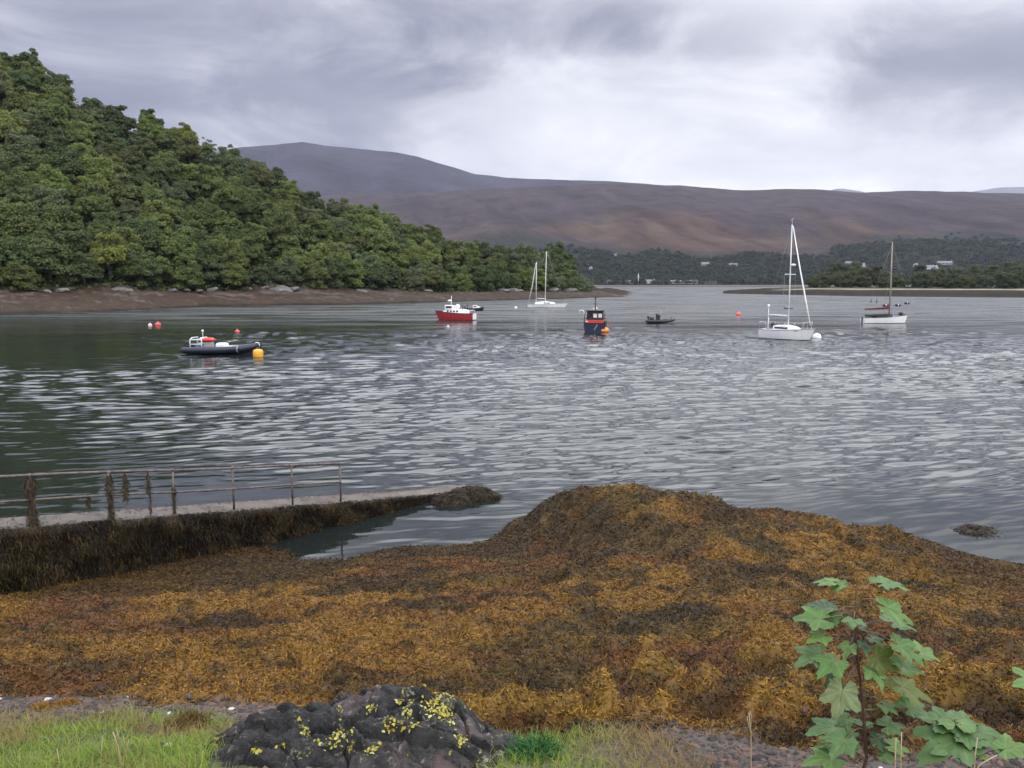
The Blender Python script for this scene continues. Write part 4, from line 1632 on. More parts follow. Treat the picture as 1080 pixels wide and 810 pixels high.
# =================================================================== BOULDER WITH YELLOW LICHEN
def boulder():
    cx, cy = -1.00, 4.36
    n_x, n_y = 320, 260
    gx_ = np.linspace(-1.52, 1.48, n_x)
    gy_ = np.linspace(-1.2, 1.12, n_y)
    X, Y = np.meshgrid(gx_, gy_)
    # footprint with an uneven edge
    ang = np.arctan2(Y, X)
    rad = np.hypot(X / 1.36, Y / .98)
    edge = .90 + .16 * (fbm(np.cos(ang) * 1.8 + 3, np.sin(ang) * 1.8, 701, 3) - .5) * 2
    f = np.clip(1 - (rad / edge) ** 3.6, 0, 1) ** .48
    # the top: higher towards its right back, stepped ledges
    top = .20 + .10 * sstep(X, -.3, .45) + .05 * sstep(Y, -.1, .6) - .08 * sstep(-X, .52, .72) - .09 * sstep(-Y - .25 * X, .18, .36) - .10 * sstep(X, .62, .9)
    rb = np.random.default_rng(715)

    def blocks(nseed, tilt_, wx, wy, warp):
        """broken faces: each cell its own plane, with a sharp step where two meet"""
        sx_, sy_ = rb.uniform(-1.4, 1.4, nseed), rb.uniform(-1.3, 1.3, nseed)
        Xw = X + warp * (fbm(X * 4, Y * 4, 717, 3) - .5)
        Yw = Y + warp * (fbm(X * 4 + 9, Y * 4, 719, 3) - .5)
        best = np.full(X.shape, 9e9)
        best2 = np.full(X.shape, 9e9)
        hgt = np.zeros(X.shape)
        for q in range(nseed):
            ax = (Xw - sx_[q]) * wx + (Yw - sy_[q]) * .4
            ay = (Yw - sy_[q]) * wy
            dq = ax * ax + ay * ay
            hq = rb.uniform(-1, 1) + tilt_ * (rb.normal() * (Xw - sx_[q]) + rb.normal() * (Yw - sy_[q]))
            near_ = dq < best
            best2 = np.where(near_, best, np.minimum(best2, dq))
            best = np.where(near_, dq, best)
            hgt = np.where(near_, hq, hgt)
        return hgt, sstep(np.sqrt(best2) - np.sqrt(best), 0, .05)
    h1, e1 = blocks(26, 2.6, 1.0, 1.5, .25)
    h2, e2 = blocks(150, 6.0, 1.0, 1.7, .12)
    rug = np.clip(h1, -1.1, 1.0) * .055 + h2 * .030 - .05 * (1 - e1) - .030 * (1 - e2) + (fbm(X * 9, Y * 9, 707, 5) - .5) * .075 + (fbm(X * 34, Y * 34, 709, 4) - .5) * .045
    Z = -.22 + f * (top + .22 + rug * (.35 + .65 * f))
    base = H(np.array([cx]), np.array([cy]))[0]
    t = thing('boulder', 'dark grey boulder with yellow lichen at the top of the shore', 'boulder', (cx, cy, base - .06))
    tilt = (H(X + cx, Y + cy) - base)
    Z = Z + tilt * .55
    cmat = bpy.data.materials.new('lichened basalt')
    cmat.use_nodes = True
    g = NT(cmat.node_tree)
    out = g.n('ShaderNodeOutputMaterial')
    p = g.n('ShaderNodeBsdfPrincipled')
    g.put(out.inputs[0], p.outputs[0])
    v = g.n('ShaderNodeTexCoord').outputs['Object']
    n1 = g.noise(v, 3.2, 6, .65)
    n2 = g.noise(v, 14, 6, .7)
    n3 = g.noise(v, 60, 4, .7)
    base_c = g.ramp(g.math('ADD', g.math('MULTIPLY', n1, .6), g.math('MULTIPLY', n2, .4)), [(.30, (.008, .008, .008)), (.48, (.022, .021, .020)), (.68, (.062, .058, .053))])
    c2 = g.mix(g.math('MULTIPLY', g.step(g.noise(v, 2.2, 4, .6), .56, .68), .55), base_c, (.125, .085, .080))
    crust = g.math('MULTIPLY', g.step(g.noise(v, 9, 6, .75, .6), .575, .64), g.step(n3, .38, .55))
    c3 = g.mix(g.math('MULTIPLY', crust, .8), c2, (.24, .235, .17))
    spots = g.math('MULTIPLY', g.step(g.noise(g.vmath('ADD', v, (5, 2, 1)), 7, 5, .7, .8), .62, .67), g.step(n3, .42, .52))
    c4 = g.mix(spots, c3, (.36, .32, .055))
    g.put(p.inputs['Base Color'], c4)
    p.inputs['Roughness'].default_value = .78
    p.inputs['Specular IOR Level'].default_value = .3
    b = g.n('ShaderNodeBump')
    b.inputs['Strength'].default_value = .9
    b.inputs['Distance'].default_value = .018
    g.put(b.inputs['Height'], g.math('ADD', n2, g.math('MULTIPLY', n3, .5)))
    g.put(p.inputs['Normal'], b.outputs[0])
    V = np.stack([X.ravel(), Y.ravel(), Z.ravel()], 1)
    keep = f.ravel() > 0
    F = grid_faces(n_y, n_x)
    F = F[keep[F].any(1)]
    big_mesh('rock', V, F, cmat, None, False, parent=t)
    off = np.array((cx, cy, base - .06))
    # project every surface point, to find where each lichen patch of the photo grows
    Wp = V + off
    c_, s_ = math.cos(R(PITCH)), math.sin(R(PITCH))
    dep = Wp[:, 1] * c_ - (Wp[:, 2] - EYE) * s_
    px = 540 + FPX * Wp[:, 0] / dep
    py = 405 - FPX * (Wp[:, 1] * s_ + (Wp[:, 2] - EYE) * c_) / dep
    nx = np.gradient(Z, gy_[1] - gy_[0], gx_[1] - gx_[0])
    Nr = unit(np.stack([-nx[1].ravel(), -nx[0].ravel(), np.ones(Z.size)], 1))
    rng = np.random.default_rng(23)
    lm = leaf_mat('yellow leafy lichen', attr=True, var=.25, scale=30, trans=.1, rough=.7, spec=.2)
    patches = [(463, 746, 20, 230), (430, 752, 7, 18), (413, 766, 12, 55), (437, 767, 8, 24), (391, 748, 10, 26), (359, 747, 6, 14), (360, 772, 13, 50), (355, 783, 10, 30), (391, 789, 8, 40), (485, 779, 11, 30), (478, 720, 5, 9), (450, 718, 5, 9),
               (419, 741, 4, 7), (492, 747, 4, 7), (335, 784, 7, 14), (270, 793, 7, 16), (325, 770, 8, 14), (300, 786, 7, 12), (475, 760, 9, 14)]
    for (qx, qy, sz, n) in patches:
        vis = keep & (f.ravel() > .12)
        d2 = (px - qx) ** 2 + ((py - qy) * 1.3) ** 2 + (dep - 3) * 60 + np.where(vis, 0, 1e6)
        w = np.exp(-np.clip(d2 - d2.min(), 0, 1e5) / (2 * (sz * .42) ** 2))
        w[~vis] = 0
        w /= w.sum()
        n = int(n * 1.5)
        idx = rng.choice(len(V), n, p=w)
        P = V[idx] + Nr[idx] * .006
        N = unit(Nr[idx] + rng.normal(0, .35, (n, 3)))
        A = unit(np.cross(N, rng.normal(0, 1, (n, 3))))
        B = np.cross(N, A)
        s = rng.uniform(.004, .014, (n, 1))
        ks = 7
        Vv = np.zeros((n, ks + 1, 3))
        Vv[:, 0] = P
        for k in range(ks):
            a = 2 * math.pi * k / ks
            rr_ = s * rng.uniform(.35, 1.3, (n, 1))
            Vv[:, k + 1] = P + A * rr_ * math.cos(a) + B * rr_ * math.sin(a) + N * rr_ * rng.uniform(.0, .28, (n, 1))
        bI = (np.arange(n) * (ks + 1))[:, None]
        Fq = np.concatenate([np.concatenate([bI, bI + 1 + k, bI + 1 + (k + 1) % ks], 1) for k in range(ks)])
        c = np.array((.40, .345, .060)) * rng.uniform(.65, 1.2, (n, 1))
        c[rng.uniform(0, 1, n) < .2] = (.40, .40, .16)
        big_mesh('lichen', Vv.reshape(-1, 3), Fq, lm, np.repeat(c, ks + 1, 0), parent=t)


boulder()


# =================================================================== SYCAMORE SAPLINGS AND DRY STALKS
LEAF_M = leaf_mat('sycamore leaf', attr=True, var=.16, scale=14, trans=.25, rough=.45, spec=.35)
STEM_M = M('red brown twig', (.075, .040, .028), .6, .3, 20)
PET_M = M('leaf stalk', (.14, .09, .045), .55, .3, 20)


def lobed_leaf(seed, size, droop, fold, col, under=False):
    """palmate five-lobed leaf lying in +X from its stalk, toothed margin, raised veins; returns arrays"""
    rng = np.random.default_rng(seed)
    tips = [(-2.05, .58), (-1.02, .86), (0.0, 1.0), (1.02, .86), (2.05, .58)]
    na, nr = 130, 9
    th = np.linspace(-2.75, 2.75, na)
    r = np.zeros(na)
    for a, l in tips:
        a += rng.normal(0, .06)
        l *= rng.uniform(.9, 1.08)
        r = np.maximum(r, l * np.clip(1 - .62 * np.abs((th - a) / .62) ** 1.15, 0, 1))
    r = np.maximum(r, .56 * (1 - .25 * (np.abs(th) / 2.75) ** 4))
    r *= 1 + .06 * np.abs(np.sin(th * 11 + rng.uniform(0, 6))) + .03 * np.sin(th * 31)
    V = [(0, 0, 0)]
    C = [col]
    cc = np.array(col)
    pale = cc * 1.25 + np.array((.03, .04, .02))
    dark = cc * .82
    ph = rng.uniform(0, 6.28)
    for k in range(1, nr + 1):
        t = k / nr
        for i in range(na):
            x, y = r[i] * t * math.cos(th[i]), r[i] * t * math.sin(th[i])
            dv = min(abs(math.sin(th[i] - a)) * r[i] * t if math.cos(th[i] - a) > 0 else 9 for a, l in tips)
            vein = max(0, 1 - dv / .022)
            z = fold * abs(y) - droop * (x * x * (1 if x > 0 else .3) + .5 * y * y) + .03 * math.sin(9 * x + ph) * math.sin(8 * y + ph) * t - .018 * vein * t + .02 * math.sin(th[i] * 13 + ph) * t ** 3
            V.append((x, y, z))
            blot = .5 + .5 * math.sin(6 * x + ph) * math.sin(7 * y - ph)
            C.append(cc + (dark - cc) * (.6 * blot) if vein <= 0 else cc + (pale - cc) * vein * .8)
    F = []
    for i in range(na - 1):
        F.append((0, 1 + i, 2 + i, 2 + i))
    F3 = [(0, 1 + i, 2 + i) for i in range(na - 1)]
    F4 = []
    for k in range(nr - 1):
        for i in range(na - 1):
            a = 1 + k * na + i
            F4.append((a, a + na, a + na + 1, a + 1))
    V = np.array(V) * (1, .86, 1) * size * .80
    return V, F3, F4, np.array(C)


def leaf_obj(parent, base, tipdir, up, size, seed, col, droop=.25, fold=.12, stalk=None):
    """base: where the blade joins its stalk (world); tipdir: where the middle lobe points; up: the upper face"""
    V, F3, F4, C = lobed_leaf(seed, size, droop, fold, col)
    X = Vector(tipdir).normalized()
    Z = Vector((up[0] * .7, up[1] * (.40 if up[2] > .6 else 1.0), up[2]))
    Z = (Z - X * Z.dot(X)).normalized()
    Yv = Z.cross(X)
    Mx = np.array([[X.x, Yv.x, Z.x], [X.y, Yv.y, Z.y], [X.z, Yv.z, Z.z]])
    o0 = np.array(parent.location)
    Vw = V @ Mx.T + (np.array(base) - o0)
    me = bpy.data.meshes.new('leaf')
    me.from_pydata([tuple(v) for v in Vw], [], F3 + F4)
    a = me.color_attributes.new('Col', 'FLOAT_COLOR', 'POINT')
    c4 = np.ones((len(Vw), 4), np.float32)
    c4[:, :3] = C
    a.data.foreach_set('color', c4.ravel())
    me.polygons.foreach_set('use_smooth', [True] * len(me.polygons))
    me.materials.append(LEAF_M)
    lf = link('leaf', me, parent)
    if stalk is not None:
        mb = MB()
        s, e = Vector(stalk) - Vector(o0), Vector(base) - Vector(o0)
        mid = (s + e) / 2 + Vector((0, 0, .018))
        mb.tube([s, mid, e, e + X * size * .3], [.0016, .0014, .0012, .0005], 6)
        pt_ = mb.build('leaf_stalk', PET_M, lf)
    return lf


G1, G2, G3, OLV, PALE, DK = (.080, .158, .036), (.108, .192, .046), (.082, .150, .046), (.100, .128, .022), (.19, .235, .105), (.048, .095, .038)


def sapling_main():
    d0 = 2.85
    base = np.array((1.245, 2.85, float(H(1.245, 2.85)) - .03))
    t = thing('sycamore_sapling', 'tall sycamore sapling with a red brown stem and many lobed leaves', 'sapling', tuple(base))
    stem = [base, at_d(914, 800, 2.85), at_d(911, 755, 2.86), at_d(907, 715, 2.85), at_d(903, 690, 2.86), at_d(902, 650, 2.85), at_d(904, 622, 2.85)]
    mb = MB()
    mb.tube([tuple(p - base) for p in stem], [.0068, .0062, .0058, .005, .0045, .0036, .0024], 8)
    mb.build('stem', STEM_M, t)

    def on_stem(py):
        ys = [project(p)[1] for p in stem]
        for i in range(len(stem) - 1):
            if ys[i] >= py >= ys[i + 1]:
                f = (ys[i] - py) / (ys[i] - ys[i + 1] + 1e-9)
                return stem[i] + (stem[i + 1] - stem[i]) * f
        return stem[-1]
    # stem height, blade base (px,py,depth), blade tip (px,py,depth), upward face, width factor, colour
    L = [(624, (893, 616, 2.85), (855, 610, 2.93), (.0, -.25, 1), G2, .25, .06), (622, (899, 614, 2.84), (872, 622, 2.86), (-.1, -.4, 1), G1, .3, .2), (624, (912, 618, 2.85), (955, 611, 2.92), (0, -.15, 1), G1, .25, .1),
         (632, (912, 630, 2.82), (967, 655, 2.78), (.25, -.75, .9), G2, .18, .10), (655, (889, 655, 2.82), (836, 650, 2.80), (-.1, -.85, .9), G1, .22, .10), (653, (890, 648, 2.88), (848, 633, 2.98), (-.2, -.4, 1), DK, .2, .1),
         (682, (886, 684, 2.82), (838, 697, 2.76), (-.25, -.75, 1), G3, .30, .12), (688, (893, 690, 2.78), (862, 708, 2.68), (-.2, -.7, .9), G1, .3, .1),
         (700, (895, 698, 2.79), (882, 760, 2.74), (-.25, -1, .25), PALE, .10, .08), (662, (921, 662, 2.84), (958, 652, 2.98), (.1, -.5, 1), G3, .2, .1),
         (664, (928, 668, 2.80), (978, 700, 2.74), (.3, -.8, .8), G1, .15, .14), (665, (914, 668, 2.86), (938, 684, 2.94), (0, -.7, .8), DK, .15, .1), (690, (908, 684, 2.80), (948, 706, 2.78), (.1, -1, .5), OLV, .1, .10),
         (705, (925, 716, 2.80), (984, 735, 2.76), (.15, -.7, 1), OLV, .2, .1), (700, (938, 712, 2.88), (966, 695, 3.0), (.1, -.6, 1), G3, .2, .1), (664, (958, 690, 2.92), (988, 684, 3.0), (.2, -.6, .8), G2, .2, .1),
         (735, (922, 738, 2.82), (948, 752, 2.74), (.1, -.7, 1), G3, .25, .1), (735, (944, 752, 2.80), (978, 740, 2.86), (.2, -.5, 1), G3, .2, .1), (770, (896, 764, 2.82), (854, 770, 2.78), (-.2, -.6, 1), G3, .25, .1),
         (768, (920, 768, 2.80), (957, 764, 2.82), (.2, -.6, 1), G3, .25, .1), (768, (900, 770, 2.78), (878, 795, 2.68), (-.1, -.9, .8), G3, .2, .1), (800, (896, 798, 2.78), (850, 800, 2.74), (-.1, -.6, 1), G2, .25, .1),
         (800, (922, 796, 2.80), (950, 800, 2.76), (.1, -.7, 1), G3, .2, .1), (690, (890, 700, 2.88), (868, 722, 2.90), (-.2, -.6, 1), DK, .2, .1),
         (640, (890, 640, 2.86), (866, 660, 2.84), (-.1, -.5, 1), G3, .2, .1), (675, (880, 668, 2.80), (852, 676, 2.76), (-.2, -.7, 1), G2, .2, .1), (660, (935, 655, 2.9), (962, 668, 2.94), (.2, -.6, 1), G3, .2, .1), (680, (930, 690, 2.82), (962, 704, 2.78), (.2, -.8, .8), G2, .2, .1),
         (720, (900, 722, 2.84), (872, 738, 2.82), (-.2, -.8, .8), G3, .2, .1), (745, (930, 726, 2.86), (958, 722, 2.92), (.1, -.6, 1), OLV, .2, .1), (785, (890, 782, 2.82), (862, 786, 2.80), (-.2, -.6, 1), G2, .2, .1), (780, (925, 784, 2.82), (962, 790, 2.80), (.2, -.6, 1), G2, .2, .1)]
    for i, (py, b, e, up, col, dr, fo) in enumerate(L):
        B = at_d(*b)
        E = at_d(*e)
        d = E - B
        size = float(np.clip(np.linalg.norm(d) * .72, .07, .135))
        leaf_obj(t, E - d / np.linalg.norm(d) * size * .8, d, up, size, 900 + i, col, dr, fo, on_stem(py))


    # the small inner leaves
    rng = np.random.default_rng(77)
    for i in range(16):
        py = rng.uniform(640, 806)
        s0 = on_stem(py)
        a = rng.uniform(0, 6.28)
        out = np.array((math.cos(a), math.sin(a), rng.uniform(-.1, .35)))
        leaf_obj(t, s0 + out * rng.uniform(.035, .10), out * (1, 1, 0) + np.array((0, 0, rng.uniform(-.5, .1))), (rng.normal(0, .3), rng.normal(-.3, .3), 1), rng.uniform(.055, .09), 1100 + i, (G1, G2, G3, DK)[i % 4], .3, .14, s0)


sapling_main()


def sapling_side():
    base = np.array((1.72, 2.72, float(H(1.72, 2.72)) - .02))
    t = thing('sycamore_sapling', 'low spreading sycamore sapling beside the taller one', 'sapling', tuple(base))
    stem = [base, at_d(1022, 806, 2.80), at_d(1012, 775, 2.84), at_d(1006, 762, 2.86)]
    mb = MB()
    mb.tube([tuple(p - base) for p in stem], [.006, .005, .004, .003], 8)
    mb.build('stem', STEM_M, t)
    L = [((1000, 762, 2.86), (960, 748, 2.90), (-.1, -.6, 1), G3), ((1008, 764, 2.84), (1000, 742, 3.0), (0, -.5, 1), G2), ((1012, 768, 2.84), (1045, 758, 2.92), (.1, -.5, 1), G3), ((1018, 772, 2.82), (1068, 768, 2.86), (.2, -.5, 1), G3),
         ((1012, 780, 2.80), (965, 797, 2.72), (-.2, -.6, 1), G3), ((1020, 790, 2.78), (1046, 800, 2.70), (.1, -.7, 1), G2), ((1008, 790, 2.78), (985, 790, 2.72), (0, -.6, 1), G3), ((1060, 790, 2.74), (1092, 780, 2.74), (.1, -.6, 1), G2)]
    for i, (b, e, up, col) in enumerate(L):
        B, E = at_d(*b), at_d(*e)
        leaf_obj(t, B, E - B, up, float(np.linalg.norm(E - B)) * 1.02, 950 + i, col, .22, .1, stem[-1] if i < 4 else stem[1])
    base = np.array((2.02, 2.9, float(H(2.02, 2.9))))
    t = thing('sycamore_sapling', 'sycamore sapling beyond the low one, only a single leaf of it showing', 'sapling', tuple(base))
    stem = [base, at_d(1112, 790, 2.9), at_d(1104, 722, 2.9)]
    mb = MB()
    mb.tube([tuple(p - base) for p in stem], [.006, .005, .003], 8)
    mb.build('stem', STEM_M, t)
    for i, (b, e, up, col) in enumerate([((1098, 722, 2.9), (1069, 717, 2.86), (-.2, -.8, .8), G2), ((1106, 724, 2.9), (1140, 735, 2.9), (.2, -.6, .8), G3)]):
        B, E = at_d(*b), at_d(*e)
        leaf_obj(t, B, E - B, up, float(np.linalg.norm(E - B)) * 1.15, 980 + i, col, .22, .1, stem[-1])


sapling_side()

straw_m = leaf_mat('dry straw', base=(.42, .33, .19), var=.2, scale=20, trans=.15, rough=.6)


def stalk(label, pts, d, r=.0028, twigs=()):
    P = [at_d(x, y, d) for x, y in pts]
    b = P[0].copy()
    g_ = float(H(b[0], b[1]))
    root = np.array((b[0], b[1], g_ - .02))
    t = link('dry_stalk', bpy.data.meshes.new('dry_stalk'))
    mb = MB()
    path = [root] + [p for p in P if p[2] > g_ + .01]
    mb.tube([tuple(p - root) for p in path], [r * (1.15 - .6 * i / len(path)) for i in range(len(path))], 6)
    for tw in twigs:
        Q = [at_d(x, y, d) - root for x, y in tw]
        mb.tube([tuple(q) for q in Q], [r * .8, r * .6, r * .4][:len(Q)], 5)
    o = mb.build('dry_stalk', straw_m)
    bpy.data.objects.remove(t)
    o.location = tuple(root)
    o.name = 'dry_stalk'
    tag(o, label, 'dry stalk', 'dry stalks in the turf')


stalk('dead straw stalk standing alone between the shingle and the tall sapling', [(793, 830), (792, 800), (792, 775), (790, 752)], 3.6, .0038, [((792, 775), (789, 763), (788, 755)), ((792, 768), (793, 758), (791, 750))])
stalk('forked dead stalk in the turf beside the boulder', [(128, 830), (128, 806), (124, 785), (119, 772)], 4.2, .0045, [((130, 812), (133, 790), (136, 780)), ((124, 788), (124, 775), (123, 768)), ((133, 790), (131, 782), (130, 776))])
stalk('thin dead stalk in the middle of the turf strip', [(106, 830), (107, 800), (108, 776)], 4.3, .0025)
stalk('thin pale stalk near the landward end of the turf', [(63, 830), (63, 806), (60, 790)], 4.2, .0028)
stalk('shorter straw stalk of the pair by the tall sapling', [(944, 840), (944, 806), (945, 778)], 2.7, .0024)
stalk('taller straw stalk of the pair by the tall sapling', [(951, 840), (950, 800), (951, 772)], 2.7, .0024)
stalk('upright pale stalk through the low sapling', [(1027, 830), (1028, 800), (1031, 778)], 2.65, .0024)
stalk('slanting pale stalk beneath the low sapling', [(1022, 825), (1034, 806), (1052, 796)], 2.6, .0022)

# =================================================================== BOATS
white_m = M('white gelcoat', (.80, .80, .78), .35, .08, 2, spec=.5)
offwhite_m = M('weathered white paint', (.58, .57, .54), .5, .12, 2)
navy_m = M('navy rubber tube', (.016, .020, .038), .45, .3, 3)
black_m = M('black rubber', (.014, .014, .016), .55, .3, 3)
dark_m = M('dark glass', (.012, .014, .017), .12, .2, 3, spec=.6)
red_m = M('red hull paint', (.30, .028, .030), .4, .15, 2)
brightred_m = M('bright red paint', (.52, .040, .028), .45, .12, 2)
grey_m = M('grey non-slip deck', (.30, .30, .29), .7, .15, 4)
steel_m = M('stainless tube', (.55, .55, .54), .35, .1, 5, metal=.4)
alu_m = M('pale spar alloy', (.66, .66, .64), .4, .08, 2)
wood_m = M('varnished spar', (.31, .24, .16), .4, .25, 4)
maroon_m = M('maroon canvas', (.110, .018, .026), .8, .2, 4)
antifoul_m = M('dark antifouling', (.03, .022, .022), .7, .3, 2)
blue_m = M('blue hull paint', (.009, .017, .042), .4, .2, 2)
orange_m = M('orange float', (.75, .26, .06), .5, .12, 4)
yellow_m = M('yellow float', (.72, .36, .035), .5, .12, 4)
redfloat_m = M('red float', (.72, .075, .055), .45, .12, 4)
pinkfloat_m = M('faded pink float', (.70, .50, .46), .5, .12, 4)
rope_m = M('mooring rope', (.35, .32, .26), .8, .2, 20)


def hull_pts(L, B, fs, fb, draft, transom=.75, full=2.0, rake=.5, flare=.85, ns=26):
    rows = []
    for i in range(ns + 1):
        t = i / ns
        if t < .5:
            b = B / 2 * (transom + (1 - transom) * math.sin(math.pi * t))
        else:
            b = B / 2 * max(1 - ((t - .5) / .5) ** full, .012)
        sheer = fs + (fb - fs) * t ** 1.8 - .05 * math.sin(math.pi * t)
        kd = draft * (1 - .75 * max(0, (t - .62) / .38) ** 2)
        x = -L / 2 + L * t
        prof = [(b, sheer), (b * (flare + .10), sheer * .55), (b * flare, .06), (b * flare * .96, -.04), (b * .62, -kd * .7), (0, -kd)]
        row = []
        for (yy, z) in prof:
            row.append((x + rake * (z / max(sheer, .1)) * max(0, (t - .6) / .4) ** 1.5 - (rake * .0), yy, z))
        rows.append(row + [(p[0], -p[1], p[2]) for p in row[-2::-1]])
    return rows


def make_hull(parent, L, B, fs, fb, draft, mats, **kw):
    """mats: topside, boot; a deck is built apart"""
    deck_m = kw.pop('deck_m', grey_m)
    inset = kw.pop('inset', .08)
    rows = hull_pts(L, B, fs, fb, draft, **kw)
    n = len(rows[0])
    mb = MB()
    P = [p for r in rows for p in r]
    for i in range(len(rows) - 1):
        for k in range(n - 1):
            mi = 0 if k in (0, 1, n - 2, n - 3) else 1
            mb.add([], [], 0)
    o = 0
    F0 = [[], [], []]
    for i in range(len(rows) - 1):
        for k in range(n - 1):
            mi = {0: 2, n - 2: 2, 1: 0, n - 3: 0}.get(k, 1)
            F0[mi].append((i * n + k, (i + 1) * n + k, (i + 1) * n + k + 1, i * n + k + 1))
    mb.v = [tuple(p) for p in P]
    for mi in range(3):
        for f in F0[mi]:
            mb.f.append(list(f))
            mb.m.append(mi)
            mb.s.append(True)
    mb.f.append([k for k in range(n)])
    mb.m.append(0)
    mb.s.append(False)
    me = mats if len(mats) == 3 else [mats[0], mats[1], mats[0]]
    mb.build('hull', me, parent)
    dk = MB()
    P, F = [], []
    for r in rows:
        a, b = r[0], r[-1]
        z = a[2] - inset
        P += [(a[0], a[1] * .96, z), (a[0], 0, z + .04), (b[0], b[1] * .96, z)]
    for i in range(len(rows) - 1):
        for k in range(2):
            F.append((3 * i + k, 3 * i + k + 1, 3 * i + 4 + k, 3 * i + 3 + k))
    dk.add(P, F, 0, True)
    dk.build('deck', deck_m, parent)
    mbg = MB()
    for s in (0, -1):
        mbg.tube([(r[s][0], r[s][1], r[s][2]) for r in rows], .035, 6)
    return rows, mbg


def loft_cabin(parent, name, secs, mat):
    """secs: (x, half width at foot, z foot, half width at top, z top)"""
    mb = MB()
    P, F = [], []
    for x, w0, z0, w1, z1 in secs:
        P += [(x, w0, z0), (x, w1 + (w0 - w1) * .25, z0 + (z1 - z0) * .72), (x, w1, z1), (x, 0, z1 + .04), (x, -w1, z1), (x, -(w1 + (w0 - w1) * .25), z0 + (z1 - z0) * .72), (x, -w0, z0)]
    n = 7
    for i in range(len(secs) - 1):
        for k in range(n - 1):
            F.append((i * n + k, i * n + k + 1, (i + 1) * n + k + 1, (i + 1) * n + k))
    F.append(tuple(range(n)))
    F.append(tuple((len(secs) - 1) * n + k for k in range(n))[::-1])
    mb.add(P, F, 0)
    return mb.build(name, mat, parent)


def one(parent, name, mat, fn):
    mb = MB()
    fn(mb)
    return mb.build(name, mat, parent)


def outboard(parent, x, y, z, rz=0.0):
    mb = MB()
    mb.box((x, y, z + .42), (.34, .28, .40), 0, bev=.08)
    mb.box((x + .02, y, z + .02), (.14, .12, .62), 0, bev=.04)
    mb.box((x + .02, y, z - .34), (.30, .05, .20), 0)
    return mb.build('outboard', black_m, parent)


def rib():
    p = at_z(232, 374.5, 0)
    t = thing('inflatable_boat', 'navy rigid inflatable with an upturned bow, grey stern frame and red seat cover', 'boat', (p[0], p[1] + 1.0, 0), R(-6))
    L = 6.4
    pts = []
    path = [(-3.1, .98, .36), (-2.0, 1.0, .36), (-.5, 1.0, .38), (.9, .96, .43), (1.9, .78, .52), (2.6, .46, .66), (3.02, .12, .80)]
    rr_ = [.25, .29, .29, .29, .28, .26, .22]
    for s in (1, -1):
        mb = MB()
        mb.tube([(-3.32, .98 * s, .36)] + [(x, y * s, z) for x, y, z in path], [.08] + rr_, 14)
        for x in (-1.6, .2, 1.5):
            pass
        tb = mb.build('tube', navy_m, t)
        mb = MB()
        mb.tube([(x, y * s * 1.0 + s * r * .98, z + .02) for (x, y, z), r in zip(path[:-1], rr_[:-1])], .035, 6)
        mb.build('rubbing_strake', black_m, tb)
    pb = [(-2.9, .8, .35), (-1, .8, .35), (.9, .75, .4), (1.9, .55, .48), (2.7, .12, .6)]
    mb = MB()
    P, F = [], []
    for x, w, z in pb:
        P += [(x, w, z), (x, w * .8, -.05), (x, 0, -.30 + max(0, x) * .12), (x, -w * .8, -.05), (x, -w, z)]
    for i in range(len(pb) - 1):
        for k in range(4):
            F.append((5 * i + k, 5 * i + k + 1, 5 * i + 6 + k, 5 * i + 5 + k))
        F.append((5 * i + 4, 5 * i, 5 * i + 5, 5 * i + 9))
    F.append((0, 1, 2, 3, 4))
    mb.add(P, F)
    mb.build('hull', blue_m, t)
    one(t, 'transom', black_m, lambda m: m.box((-2.95, 0, .45), (.10, 1.4, .62), bev=.02))
    outboard(t, -3.2, 0, .42)
    fr = MB()
    for x in (-2.62, -1.62):
        fr.tube([(x, .62, .4), (x, .62, 1.22), (x + .12 * (1 if x < -2 else -1), .52, 1.36), (x + .12 * (1 if x < -2 else -1), -.52, 1.36), (x, -.62, 1.22), (x, -.62, .4)], .05, 8)
    for y in (.62, -.62):
        fr.tube([(-2.62, y, 1.22), (-1.62, y, 1.22)], .045, 8)
        fr.tube([(-2.62, y, .84), (-1.62, y, .84)], .04, 8)
    fr.build('stern_frame', alu_m, t)
    pl = MB()
    pl.tube([(-1.95, .3, 1.36), (-1.95, .3, 1.85)], .025, 6)
    pl.ball((-1.95, .3, 1.90), .10)
    pl.build('light_pole', white_m, t)
    one(t, 'seat_cover', brightred_m, lambda m: m.box((-1.25, -.1, 1.18), (.85, .85, .36), bev=.14))
    one(t, 'seat', grey_m, lambda m: m.box((-1.25, -.1, .70), (.65, .6, .62), bev=.06))
    one(t, 'helm_console', white_m, lambda m: m.box((-.15, 0, .72), (.85, .75, .42), bev=.10, top=(.7, .8)))
    one(t, 'foredeck_locker', offwhite_m, lambda m: m.box((.9, 0, .62), (1.5, .95, .12), bev=.05))
    for x in (.05, 1.62):
        one(t, 'tube_band', grey_m, lambda m: m.lathe([(.288, -.05), (.297, -.045), (.297, .045), (.288, .05)], (x, -.93 if x < 1 else -.84, .40 if x < 1 else .49), 16, axis='X'))
    one(t, 'bow_handle', white_m, lambda m: m.tube([(2.86, -.28, 1.00), (3.08, -.22, .98), (3.16, -.18, .78), (3.10, -.15, .60)], .05, 6))
    p = at_z(271.5, 376.5, 0)
    b = thing('mooring_buoy', 'large yellow mooring buoy under the bow of the navy inflatable', 'buoy', (p[0], p[1] + .2, 0))
    one(b, 'float', yellow_m, lambda m: m.lathe([(.10, -.25), (.34, -.18), (.40, .05), (.40, .42), (.34, .56), (.12, .62)], (0, 0, 0), 18))
    one(b, 'ring', steel_m, lambda m: m.tube([(-.07, 0, .60), (-.05, 0, .72), (.05, 0, .72), (.07, 0, .60)], .018, 6))


rib()


